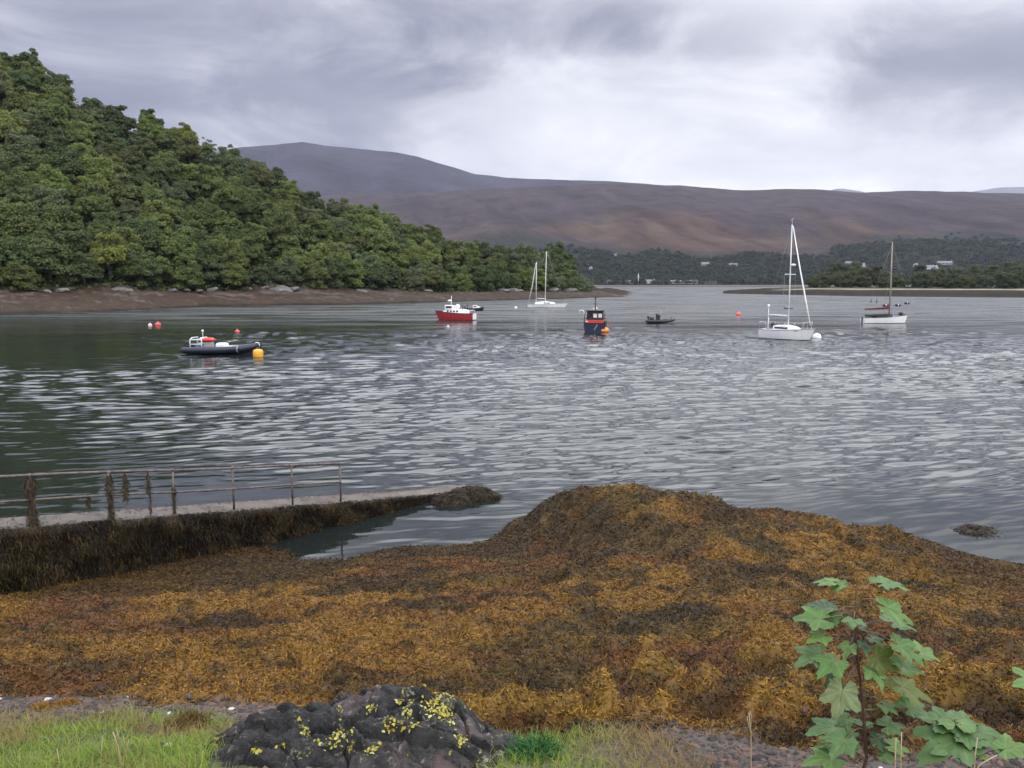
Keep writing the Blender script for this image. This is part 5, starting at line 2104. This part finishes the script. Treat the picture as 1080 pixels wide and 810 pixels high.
def red_boat():
    p = at_z(481, 338, 0)
    t = thing('motor_boat', 'red hulled motor boat with white wheelhouse, mast and row of round windows', 'boat', (p[0], p[1] + 1.0, 0), R(180 - 14))
    L, B = 5.9, 2.3
    rows, gun = make_hull(t, L, B, 1.12, 1.50, .5, [red_m, antifoul_m, red_m], transom=.86, full=2.4, rake=.65, flare=.84, deck_m=offwhite_m)
    gun.build('rubbing_band', black_m, t)
    loft_cabin(t, 'cabin', [(-1.9, .95, 1.02, .85, 1.62), (-.2, 1.0, 1.02, .85, 1.80), (1.3, .82, 1.1, .62, 1.78), (2.15, .42, 1.22, .25, 1.42)], white_m)
    wh = loft_cabin(t, 'wheelhouse', [(.25, .80, 1.70, .74, 2.30), (1.15, .78, 1.70, .70, 2.34), (1.72, .62, 1.66, .66, 2.36)], white_m)
    w = MB()
    w.box((1.70, 0, 2.10), (.05, 1.1, .30), ry=-.02)
    w.build('window', dark_m, wh)
    for s in (1, -1):
        one(wh, 'window', dark_m, lambda m: m.box((1.02, s * .775, 2.08), (.95, .05, .30)))
    for s in (1, -1):
        for x in (1.15, .62, .10, -.42):
            one(t, 'porthole', dark_m, lambda m: m.lathe([(.15, -.03), (.15, .03), (.12, .045)], (x, s * (.965 if x < .6 else .90 if x < 1 else .84), 1.44), 14, axis='Y'))
    ms = MB()
    ms.tube([(.85, 0, 2.3), (.8, 0, 3.85)], [.06, .035], 8)
    ms.tube([(.82, -.35, 3.0), (.82, .35, 3.0)], .03, 6)
    ms.build('mast', white_m, t)
    one(t, 'radar', white_m, lambda m: m.lathe([(.10, 0), (.30, .05), (.30, .16), (.22, .24), (.06, .27)], (1.10, 0, 2.95), 16))
    one(t, 'radar_dome', white_m, lambda m: m.ball((-.30, .2, 2.15), .36, sz=1.1))
    d = MB()
    d.tube([(-1.15, .3, 1.6), (-1.15, .3, 2.2)], .06, 6)
    d.box((-1.15, .3, 2.25), (.40, .5, .10), bev=.03)
    d.tube([(-1.75, -.3, 1.6), (-1.75, -.3, 2.35)], .05, 6)
    d.box((-1.75, -.3, 2.35), (.5, .3, .08), bev=.02)
    d.build('stern_gantry', black_m, t)
    st = MB()
    st.tube([(-2.7, 1.0, 1.1), (-2.7, 1.0, 1.55), (-1.9, 1.0, 1.6)], .03, 6)
    st.tube([(-2.7, -1.0, 1.1), (-2.7, -1.0, 1.55), (-1.9, -1.0, 1.6)], .03, 6)
    st.tube([(-2.72, -1.0, 1.55), (-2.72, 1.0, 1.55)], .03, 6)
    st.build('stern_rail', white_m, t)
    one(t, 'stern_board', white_m, lambda m: m.box((-2.99, 0, .62), (.05, 1.85, .95)))
    p = at_z(500, 328, 0)
    t2 = thing('dinghy', 'small black dinghy with a white cuddy lying behind the red motor boat', 'boat', (p[0], p[1] + .6, 0), R(4))
    rows, gun = make_hull(t2, 3.6, 1.5, .52, .78, .25, [black_m, antifoul_m, black_m], transom=.8, full=2.2, rake=.35, deck_m=grey_m, inset=.2)
    gun.build('gunwale', black_m, t2)
    loft_cabin(t2, 'cuddy', [(-.3, .5, .40, .42, 1.12), (.35, .5, .45, .40, 1.22), (.75, .42, .5, .30, .98), (1.25, .25, .6, .15, .82)], offwhite_m)
    one(t2, 'window', dark_m, lambda m: m.box((.15, -.50, .98), (.45, .05, .18)))
    outboard(t2, -1.95, 0, .35)


red_boat()


wire_m = M('rigging wire', (.26, .26, .26), .5, .1, 5)


def wires(mb, pairs, r=.014):
    for a, b in pairs:
        mb.tube([a, b], r, 5)


def ketch():
    p = at_z(576, 324.6, 0)
    t = thing('sailing_yacht', 'white two-masted yacht lying off the wooded point', 'yacht', (p[0], p[1] + 1.2, 0), R(-8))
    L = 8.7
    rows, gun = make_hull(t, L, 2.7, .82, 1.12, .7, [white_m, antifoul_m, white_m], transom=.45, full=2.0, rake=.9, flare=.82, deck_m=offwhite_m)
    gun.build('toe_rail', wood_m, t)
    loft_cabin(t, 'coachroof', [(-2.6, .75, .75, .70, 1.22), (-1.2, .85, .75, .78, 1.42), (.0, .85, .78, .75, 1.46), (1.5, .7, .85, .55, 1.28), (2.2, .4, .95, .3, 1.06)], white_m)
    for s in (1, -1):
        one(t, 'window', dark_m, lambda m: m.box((.3, s * .845, 1.12), (1.5, .05, .16)))
    mh, zh = 13.2, 10.7
    ms = MB()
    ms.tube([(-.15, 0, 1.3), (-.12, 0, 6), (.05, 0, mh)], [.09, .09, .07], 8)
    ms.tube([(-.1, -.9, 7.2), (-.1, .9, 7.2)], .035, 6)
    ms.build('main_mast', alu_m, t)
    mz = MB()
    mz.tube([(-2.35, 0, 1.2), (-2.3, 0, zh)], [.09, .07], 8)
    mz.tube([(-2.3, -.6, 5.6), (-2.3, .6, 5.6)], .03, 6)
    mz.build('mizzen_mast', alu_m, t)
    bm = MB()
    bm.tube([(-.2, 0, 2.15), (-2.15, 0, 2.2)], .07, 8)
    bm.build('boom', alu_m, t)
    one(t, 'furled_sail', offwhite_m, lambda m: m.tube([(-2.42, 0, zh - .2), (-3.3, 0, 5.0), (-4.15, 0, 1.3)], [.05, .11, .09], 8))
    rg = MB()
    wires(rg, [((.05, 0, mh), (-1.7, 0, 8.4)), ((-1.7, 0, 8.4), (-2.3, 0, zh - 2.0)), ((.05, 0, mh), (4.7, 0, 1.25)), ((0, 0, mh - .2), (-.2, 1.3, 1.0)), ((0, 0, mh - .2), (-.2, -1.3, 1.0)), ((-2.3, 0, zh), (-2.6, 1.1, .9)), ((-2.3, 0, zh), (-2.6, -1.1, .9))], .022)
    rg.build('rigging', wire_m, t)
    pr = MB()
    for s in (1, -1):
        pr.tube([(4.2, .25 * s, 1.1), (4.5, .2 * s, 1.7), (4.75, 0, 1.75)], .025, 6)
        pr.tube([(-4.1, .5 * s, .9), (-4.3, .5 * s, 1.5), (-4.35, 0, 1.5)], .025, 6)
    pr.build('pulpit', steel_m, t)


ketch()


def workboat():
    p = at_z(630, 350.5, 0)
    t = thing('work_boat', 'dark blue and black work boat seen end-on with a red band and orange fender', 'boat', (p[0], p[1] + 2.4, 0), R(82))
    rows, gun = make_hull(t, 5.6, 2.75, 1.35, 1.75, .5, [blue_m, black_m, black_m], transom=.92, full=2.3, rake=.5, flare=.90, deck_m=grey_m)
    gun.build('rubbing_band', black_m, t)
    one(t, 'red_band', brightred_m, lambda m: m.box((-2.84, .0, 1.30), (.06, 2.20, .36), bev=.02))
    one(t, 'red_band', brightred_m, lambda m: m.box((-2.3, -1.32, 1.42), (1.0, .05, .22), bev=.01))
    wh = loft_cabin(t, 'wheelhouse', [(-1.6, 1.05, 1.25, .95, 2.42), (.4, 1.05, 1.3, .95, 2.50), (.9, .9, 1.35, .80, 2.35)], black_m)
    for y in (-.62, -.02, .58):
        one(wh, 'window', offwhite_m if y in (-.02, -.62) else dark_m, lambda m: m.box((-1.62, y, 1.95), (.05, .44, .48), bev=.02))
    one(wh, 'roof', black_m, lambda m: m.box((-.5, 0, 2.54), (2.6, 2.25, .09), bev=.03))
    ms = MB()
    ms.tube([(-.6, 0, 2.5), (-.6, 0, 4.25)], [.06, .04], 8)
    ms.tube([(-.6, -.32, 3.35), (-.6, .32, 3.35)], .035, 6)
    ms.box((-.6, 0, 4.05), (.16, .16, .42), bev=.04)
    ms.build('mast', black_m, t)
    one(t, 'mast_light', white_m, lambda m: (m.ball((-.62, -.15, 2.80), .11), m.ball((-.62, .22, 2.76), .09)))
    dv = MB()
    dv.tube([(-2.3, 1.25, 1.3), (-2.3, 1.28, 2.45), (-2.3, 1.45, 2.62), (-2.3, 1.85, 2.58)], .05, 8)
    dv.tube([(-2.3, 1.85, 2.58), (-2.3, 1.85, 2.25)], .03, 6)
    dv.build('davit', white_m, t)
    ra = MB()
    for s in (1, -1):
        ra.tube([(-2.7, 1.2 * s, 1.35), (-2.7, 1.2 * s, 2.30), (-1.6, 1.15 * s, 2.35)], .04, 6)
    ra.build('stern_rail', black_m, t)
    one(t, 'white_stripe', offwhite_m, lambda m: m.box((-2.85, .95, 1.32), (.045, .34, .12)))
    one(t, 'diagonal_stripe', grey_m, lambda m: m.box((-2.80, -.15, .62), (.05, .08, .80), rx=.55))
    p = at_z(637, 350.5, 0)
    b = thing('mooring_buoy', 'orange mooring float against the dark work boat', 'buoy', (p[0], p[1] - .2, 0))
    one(b, 'float', orange_m, lambda m: m.lathe([(.06, -.55), (.26, -.48), (.36, -.2), (.36, .25), (.26, .48), (.06, .55)], (0, 0, .26), 16, axis='X'))
    one(b, 'eye', steel_m, lambda m: m.tube([(.52, 0, .26), (.66, 0, .30), (.66, 0, .20), (.52, 0, .24)], .02, 6))


workboat()


def small_rib():
    p = at_z(698, 341, 0)
    t = thing('inflatable_boat', 'small black inflatable with a dark outboard hump and upright console', 'boat', (p[0], p[1] + .7, 0), R(-5))
    path = [(-2.0, .72, .26), (-.5, .75, .26), (.9, .66, .32), (1.6, .36, .42), (1.95, .06, .52)]
    for s in (1, -1):
        one(t, 'tube', black_m, lambda m: m.tube([(-2.25, .72 * s, .26)] + [(x, y * s, z) for x, y, z in path], [.06, .23, .23, .22, .2, .16], 12))
    one(t, 'floor', grey_m, lambda m: m.box((-.3, 0, .20), (3.3, 1.2, .08)))
    outboard(t, -1.85, 0, .45)
    one(t, 'engine_cover', black_m, lambda m: m.ball((-1.35, 0, .62), .34, sz=.9))
    cs = one(t, 'console', black_m, lambda m: (m.box((-.45, 0, .75), (.55, .6, .95), bev=.08, top=(.7, .85)), m.box((-.62, 0, 1.15), (.28, .5, .5), bev=.08)))
    one(cs, 'windscreen', dark_m, lambda m: m.box((-.15, 0, 1.05), (.04, .6, .42), ry=.5))
    one(t, 'bow_locker', black_m, lambda m: m.box((.75, 0, .48), (1.0, .7, .30), bev=.10))
    one(t, 'aerial', steel_m, lambda m: (m.tube([(-.2, .2, .8), (.1, .2, 1.9)], .015, 5), m.tube([(-1.7, -.3, .4), (-1.9, -.3, 1.3), (-1.2, -.3, 1.5)], .018, 5)))
    one(t, 'bow_post', black_m, lambda m: m.tube([(1.5, 0, .5), (1.5, 0, .85)], .05, 6))


small_rib()


def sloop():
    p = at_z(834, 358.8, 0)
    t = thing('sailing_yacht', 'tall white sloop with a furled headsail, white buoy at her bow', 'yacht', (p[0], p[1] + 1.7, 0), R(-50))
    t.scale = (.80, .94, 1.0)
    L = 6.9
    rows, gun = make_hull(t, L, 2.6, .98, 1.22, .6, [white_m, antifoul_m, white_m], transom=.72, full=2.0, rake=.75, flare=.84, deck_m=offwhite_m)
    gun.build('toe_rail', grey_m, t)
    loft_cabin(t, 'coachroof', [(-1.3, .85, .9, .78, 1.40), (.2, .85, .92, .75, 1.46), (1.4, .62, 1.0, .48, 1.32), (2.0, .35, 1.08, .25, 1.16)], white_m)
    for s in (1, -1):
        one(t, 'window', dark_m, lambda m: m.box((-.1, s * .835, 1.20), (1.9, .05, .17)))
    one(t, 'companionway', dark_m, lambda m: m.box((-1.32, 0, 1.16), (.05, .5, .42)))
    mh = 11.85
    ms = MB()
    ms.tube([(.35, 0, 1.35), (.33, 0, 6), (.30, 0, mh)], [.085, .08, .065], 10)
    ms.build('mast', alu_m, t)
    sp = MB()
    sp.tube([(.33, -1.1, 6.75), (.33, 1.1, 6.75)], .05, 6)
    sp.build('spreader', alu_m, t)
    bm = MB()
    bm.tube([(.25, 0, 2.45), (-2.6, 0, 2.5)], .075, 8)
    bm.build('boom', alu_m, t)
    one(t, 'furled_headsail', white_m, lambda m: m.tube([(.45, 0, mh - .15), (1.6, 0, 7.6), (2.65, 0, 4.2), (3.5, 0, 1.55)], [.045, .085, .09, .06], 8))
    one(t, 'radar', white_m, lambda m: m.lathe([(.08, 0), (.30, .05), (.30, .18), (.10, .24)], (.72, 0, 7.6), 14))
    wv = MB()
    wv.tube([(.30, 0, mh), (.30, 0, mh + .55)], .02, 5)
    wv.tube([(.0, 0, mh + .45), (.55, 0, mh + .62)], .025, 5)
    wv.build('wind_vane', steel_m, t)
    rg = MB()
    wires(rg, [((.3, 0, mh), (-3.4, 0, 1.0)), ((.33, 1.1, 6.75), (.3, 0, mh - .2)), ((.33, -1.1, 6.75), (.3, 0, mh - .2)), ((.33, 1.1, 6.75), (.3, 1.25, 1.1)), ((.33, -1.1, 6.75), (.3, -1.25, 1.1))], .010)
    rg.build('rigging', wire_m, t)
    pu = MB()
    for s in (1, -1):
        pu.tube([(2.7, .5 * s, 1.15), (2.8, .48 * s, 1.85), (3.75, .0, 1.9)], .022, 6)
        pu.tube([(3.6, .05 * s, 1.2), (3.75, 0, 1.9)], .022, 6)
    pu.build('pulpit', steel_m, t)
    ps = MB()
    for s in (1, -1):
        ps.tube([(-3.35, .85 * s, 1.0), (-3.4, .85 * s, 1.75), (-2.2, 1.0 * s, 1.7), (-2.2, 1.0 * s, 1.0)], .022, 6)
        ps.tube([(-2.2, 1.05 * s, 1.68), (2.7, .55 * s, 1.75)], .010, 5)
        for x in (-.8, .6, 1.9):
            ps.tube([(x, (1.12 - .05 * abs(x)) * s, 1.05), (x, (1.1 - .05 * abs(x)) * s, 1.72)], .014, 5)
    ps.tube([(-3.4, .85, 1.75), (-3.4, -.85, 1.75)], .022, 6)
    ps.build('guard_rail', steel_m, t)
    pl = MB()
    pl.tube([(-3.2, .75, 1.0), (-3.2, .75, 3.35)], .035, 6)
    pl.ball((-3.2, .75, 3.42), .16)
    pl.build('stern_pole', white_m, t)
    one(t, 'sprayhood', black_m, lambda m: m.box((-1.85, .1, 1.45), (.5, .8, .55), bev=.15, top=(.6, .8)))
    one(t, 'ensign_staff', offwhite_m, lambda m: m.tube([(-2.2, -.5, 1.0), (-2.2, -.5, 2.2)], .05, 6))
    one(t, 'name_script', black_m, lambda m: [m.box((2.0 + .16 * k, -1.012 + .075 * k + .012 * k * k, .98), (.11, .03, .06 + .03 * (k % 2)), rz=.52) for k in range(3)])
    p = at_z(862.5, 357, 0)
    b = thing('mooring_buoy', 'white mooring buoy touching the bow of the tall sloop', 'buoy', (p[0], p[1] + .3, 0))
    one(b, 'float', white_m, lambda m: m.lathe([(.10, -.3), (.36, -.22), (.46, .02), (.46, .22), (.34, .44), (.10, .52)], (0, 0, 0), 18))
    one(b, 'ring', steel_m, lambda m: m.tube([(-.06, 0, .5), (-.05, 0, .62), (.05, 0, .62), (.06, 0, .5)], .018, 6))


sloop()


def maroon_boat():
    p = at_z(936, 341.3, 0)
    t = thing('sailing_boat', 'white sailing boat with bowsprit, maroon sail cover and wooden mast', 'sailing boat', (p[0], p[1] + 1.2, 0), R(5))
    L = 6.5
    rows, gun = make_hull(t, L, 2.3, .86, 1.24, .55, [white_m, antifoul_m, white_m], transom=.55, full=2.2, rake=.35, flare=.84, deck_m=wood_m)
    gun.build('rubbing_band', black_m, t)
    loft_cabin(t, 'cabin', [(-1.5, .72, .8, .66, 1.34), (.2, .76, .82, .66, 1.40), (1.0, .55, .9, .42, 1.28)], black_m)
    for s in (1, -1):
        one(t, 'window', dark_m, lambda m: m.box((-.5, s * .72, 1.12), (1.2, .05, .14)))
    mh = 11.6
    ms = MB()
    ms.tube([(.75, 0, 1.2), (.75, 0, 6), (.62, 0, 11.75)], [.10, .095, .07], 8)
    ms.build('mast', wood_m, t)
    one(t, 'crosstrees', black_m, lambda m: m.tube([(.72, -.85, 7.5), (.72, .85, 7.5)], .05, 6))
    one(t, 'radar', black_m, lambda m: m.lathe([(.10, -.1), (.32, -.05), (.32, .12), (.08, .17)], (1.15, 0, 7.85), 14))
    bm = MB()
    bm.tube([(.65, 0, 2.0), (-3.05, 0, 1.95)], .06, 8)
    bm.build('boom', wood_m, t)
    one(t, 'sail_cover', maroon_m, lambda m: m.tube([(.68, 0, 2.30), (-.2, 0, 2.20), (-1.8, 0, 2.12), (-3.0, 0, 2.06)], [.17, .15, .13, .08], 10))
    one(t, 'cockpit_cover', black_m, lambda m: m.box((-1.9, 0, 1.15), (1.5, 1.3, .34), bev=.1, top=(.8, .7)))
    one(t, 'bow_cover', black_m, lambda m: m.box((2.55, 0, 1.36), (.55, .5, .55), bev=.15, top=(.6, .6)))
    one(t, 'bowsprit', wood_m, lambda m: m.tube([(2.6, 0, 1.28), (4.7, 0, 1.35)], [.06, .04], 8))
    one(t, 'rudder', black_m, lambda m: m.box((-3.30, 0, .35), (.26, .10, 1.15), bev=.03))
    rg = MB()
    wires(rg, [((.63, 0, 11.3), (4.65, 0, 1.38)), ((.63, 0, 11.3), (-3.1, 0, .95)), ((.63, 0, 9.5), (.5, 1.1, 1.0)), ((.63, 0, 9.5), (.5, -1.1, 1.0))], .010)
    rg.build('rigging', wire_m, t)


maroon_boat()


# ------------------------------------------------------------------ floats
def buoy(label, px, py, r, mat, squash=.85, sink=.25, rod=False):
    p = at_z(px, py, 0)
    t = thing('mooring_buoy', label, 'buoy', (p[0], p[1], 0))
    one(t, 'float', mat, lambda m: m.ball((0, 0, r * squash * (1 - sink * 2) * .6), r, sz=squash, n=16))
    one(t, 'ring', steel_m, lambda m: m.tube([(-r * .2, 0, r * squash * 1.2), (-r * .16, 0, r * squash * 1.2 + .14), (r * .16, 0, r * squash * 1.2 + .14), (r * .2, 0, r * squash * 1.2)], .022, 6))
    return t


buoy('faded pink buoy with a white cap off the beach, smaller of a close pair', 158.3, 343.6, .28, pinkfloat_m)
buoy('red buoy off the beach, larger of a close pair', 166.6, 343, .42, redfloat_m, .7)
buoy('lone small red buoy on the water above the navy inflatable bow', 250.3, 350.5, .27, redfloat_m)
buoy('red buoy on open water short of the tall sloop', 779, 332.6, .52, redfloat_m)
buoy('small white buoy under the stern of the two-masted yacht', 544, 325, .34, white_m)
buoy('small dark and white float in the ripples under the red motor boat', 472.5, 345, .20, offwhite_m)


def barrel(label, px, py, s, mat, pole=False):
    p = at_z(px, py, 0)
    t = thing('float', label, 'float', (p[0], p[1], 0))
    if pole:
        one(t, 'marker_pole', mat, lambda m: m.tube([(0, 0, -.3), (.05, 0, s)], [.16, .10], 8))
        one(t, 'base', mat, lambda m: m.ball((0, 0, .05), .28, sz=.7))
    else:
        one(t, 'drum', mat, lambda m: m.lathe([(.10, -s), (.30, -s * .9), (.34, -.4 * s), (.34, .4 * s), (.30, s * .9), (.10, s)], (0, 0, .25), 12, axis='X'))
        one(t, 'strap', steel_m, lambda m: m.lathe([(.345, -.08), (.36, -.06), (.36, .06), (.345, .08)], (0, 0, .25), 12, axis='X'))


barrel('dark float just above the boom of the maroon-sailed boat', 934, 323.3, .75, black_m)
barrel('dark float just past the mast of the maroon-sailed boat', 947, 323.0, .70, black_m)
barrel('dark float farther out, past the maroon-sailed boat bow', 956.5, 320.8, .65, black_m)
barrel('short dark marker post above the maroon-sailed boat stern', 918.5, 319.0, 1.0, black_m, True)
barrel('taller dark marker post above the maroon-sailed boat stern', 924.5, 319.5, 1.3, black_m, True)
barrel('grey drum float on the water behind the tall sloop', 831.5, 325.8, 1.0, M('grey drum', (.16, .17, .20), .6), False)

# ------------------------------------------------------------------ far houses
wallw_m = M('white render', (.58, .57, .54), .8, .08, .3)
walld_m = M('grey render', (.27, .265, .25), .8, .1, .3)
slate_m = M('slate roof', (.17, .17, .185), .7, .15, .3)


def house(label, px, t_, w, d, h, rh, rz, wm=wallw_m, rm=slate_m, wins=3, lift=0.0):
    p = moor_at(px, t_)
    w, d, h, rh = w * .85, d * .85, h * .85, rh * .9
    t = thing('house', label, 'house', (p[0], p[1], p[2] + lift - .5), rz)
    mb = MB()
    mb.box((0, 0, h / 2), (w, d, h))
    mb.prism([(-w / 2, -d / 2, h), (-w / 2, d / 2, h), (-w / 2, 0, h + rh - .1)], (w, 0, 0))
    mb.build('wall', wm, t)
    mb = MB()
    for s in (1, -1):
        mb.prism([(-w / 2 - .4, s * (d / 2 + .4), h - .25), (-w / 2 - .4, 0, h + rh), (-w / 2 - .4, 0, h + rh + .3), (-w / 2 - .4, s * (d / 2 + .4), h + .05)][::s], (w + .8, 0, 0))
    rf = mb.build('roof', rm, t)
    one(rf, 'chimney', wm, lambda m: m.box((w / 2 - .6, 0, h + rh + .4), (.9, .9, 1.4)))
    for k in range(wins):
        one(t, 'window', dark_m, lambda m: m.box((-w / 2 + (k + .5) * w / wins, -d / 2 - .02, h * .55), (w / wins * .4, .1, h * .38)))


def t_for(px, py):
    return min(np.linspace(.004, .5, 400), key=lambda q: abs(project(moor_at(px, q))[1] - py))


HOUSES = [('bright white house high in the trees beyond the maroon-sailed boat', 986, 286.5, 17, 8, 5.2, 3.0, .1, wallw_m), ('small white gable beside the bright white far house', 992, 286, 8, 7, 4.5, 2.6, .5, wallw_m),
          ('long grey roofed farmhouse above the bright white far house', 1001, 281.5, 30, 9, 4.0, 3.5, -.1, walld_m), ('small white cottage short of the bright white far house', 970.5, 284, 7, 7, 5.0, 2.8, .2, wallw_m),
          ('pale cottage in the scrub before the maroon-sailed boat', 914, 284, 8, 7, 4.8, 3.0, .3, wallw_m), ('long pale shed above the spit scrub', 899, 281, 16, 8, 3.6, 2.5, .0, walld_m),
          ('white house on the slope above open far water, lower-roofed one', 746, 282.5, 17, 8, 4.2, 3.0, .1, walld_m), ('white house on the slope nearer the tall sloop mast', 776, 283.5, 18, 8, 4.5, 3.0, -.15, walld_m),
          ('tiny white cottage behind the wooded point', 624, 287.5, 6, 6, 4.0, 2.2, .2, wallw_m), ('long white shore building at the middle of the far waterside', 724, .012, 26, 8, 4.0, 2.4, .05, wallw_m),
          ('white boatshed beside the long far waterside building', 735, .013, 12, 8, 4.2, 2.4, .0, wallw_m), ('white waterside house short of the long far building', 712, .012, 10, 8, 4.0, 2.4, .2, wallw_m),
          ('pale waterside shed near the far pole', 688, .016, 15, 8, 4.2, 2.6, -.1, wallw_m), ('low grey waterside house beside the far pole', 666, .012, 16, 8, 3.6, 2.4, .1, walld_m), ('grey waterside house nearest the wooded point', 618, .012, 18, 8, 3.8, 2.6, .05, walld_m),
          ('low pale waterside house between wooded point and far pole', 641, .014, 14, 8, 3.6, 2.4, .0, walld_m), ('low pale shed at the seaward end of the far waterside', 752, .012, 22, 7, 3.0, 2.0, .0, walld_m), ('lone white croft high on the far wood behind the wooded point', 650.5, 273, 6, 6, 4.5, 2.5, .2, wallw_m)]
for lab, px, t_, w, d, h, rh, rz, wm in HOUSES:
    if t_ > 1:
        t_ = t_for(px, t_)
    house(lab, px, t_, w, d, h, rh, rz, wm, wins=2 if w < 10 else 4, lift=4.5 if t_ > .05 else 1.2)
p = moor_at(675.2, .010)
t = thing('flagpole', 'tall pale pole standing among the far waterside houses', 'pole', tuple(p))
one(t, 'pole', offwhite_m, lambda m: m.tube([(0, 0, -1), (0, 0, 17)], [.7, .45], 8))
one(t, 'crossbar', offwhite_m, lambda m: m.tube([(-2, 0, 12), (2, 0, 12)], .25, 6))
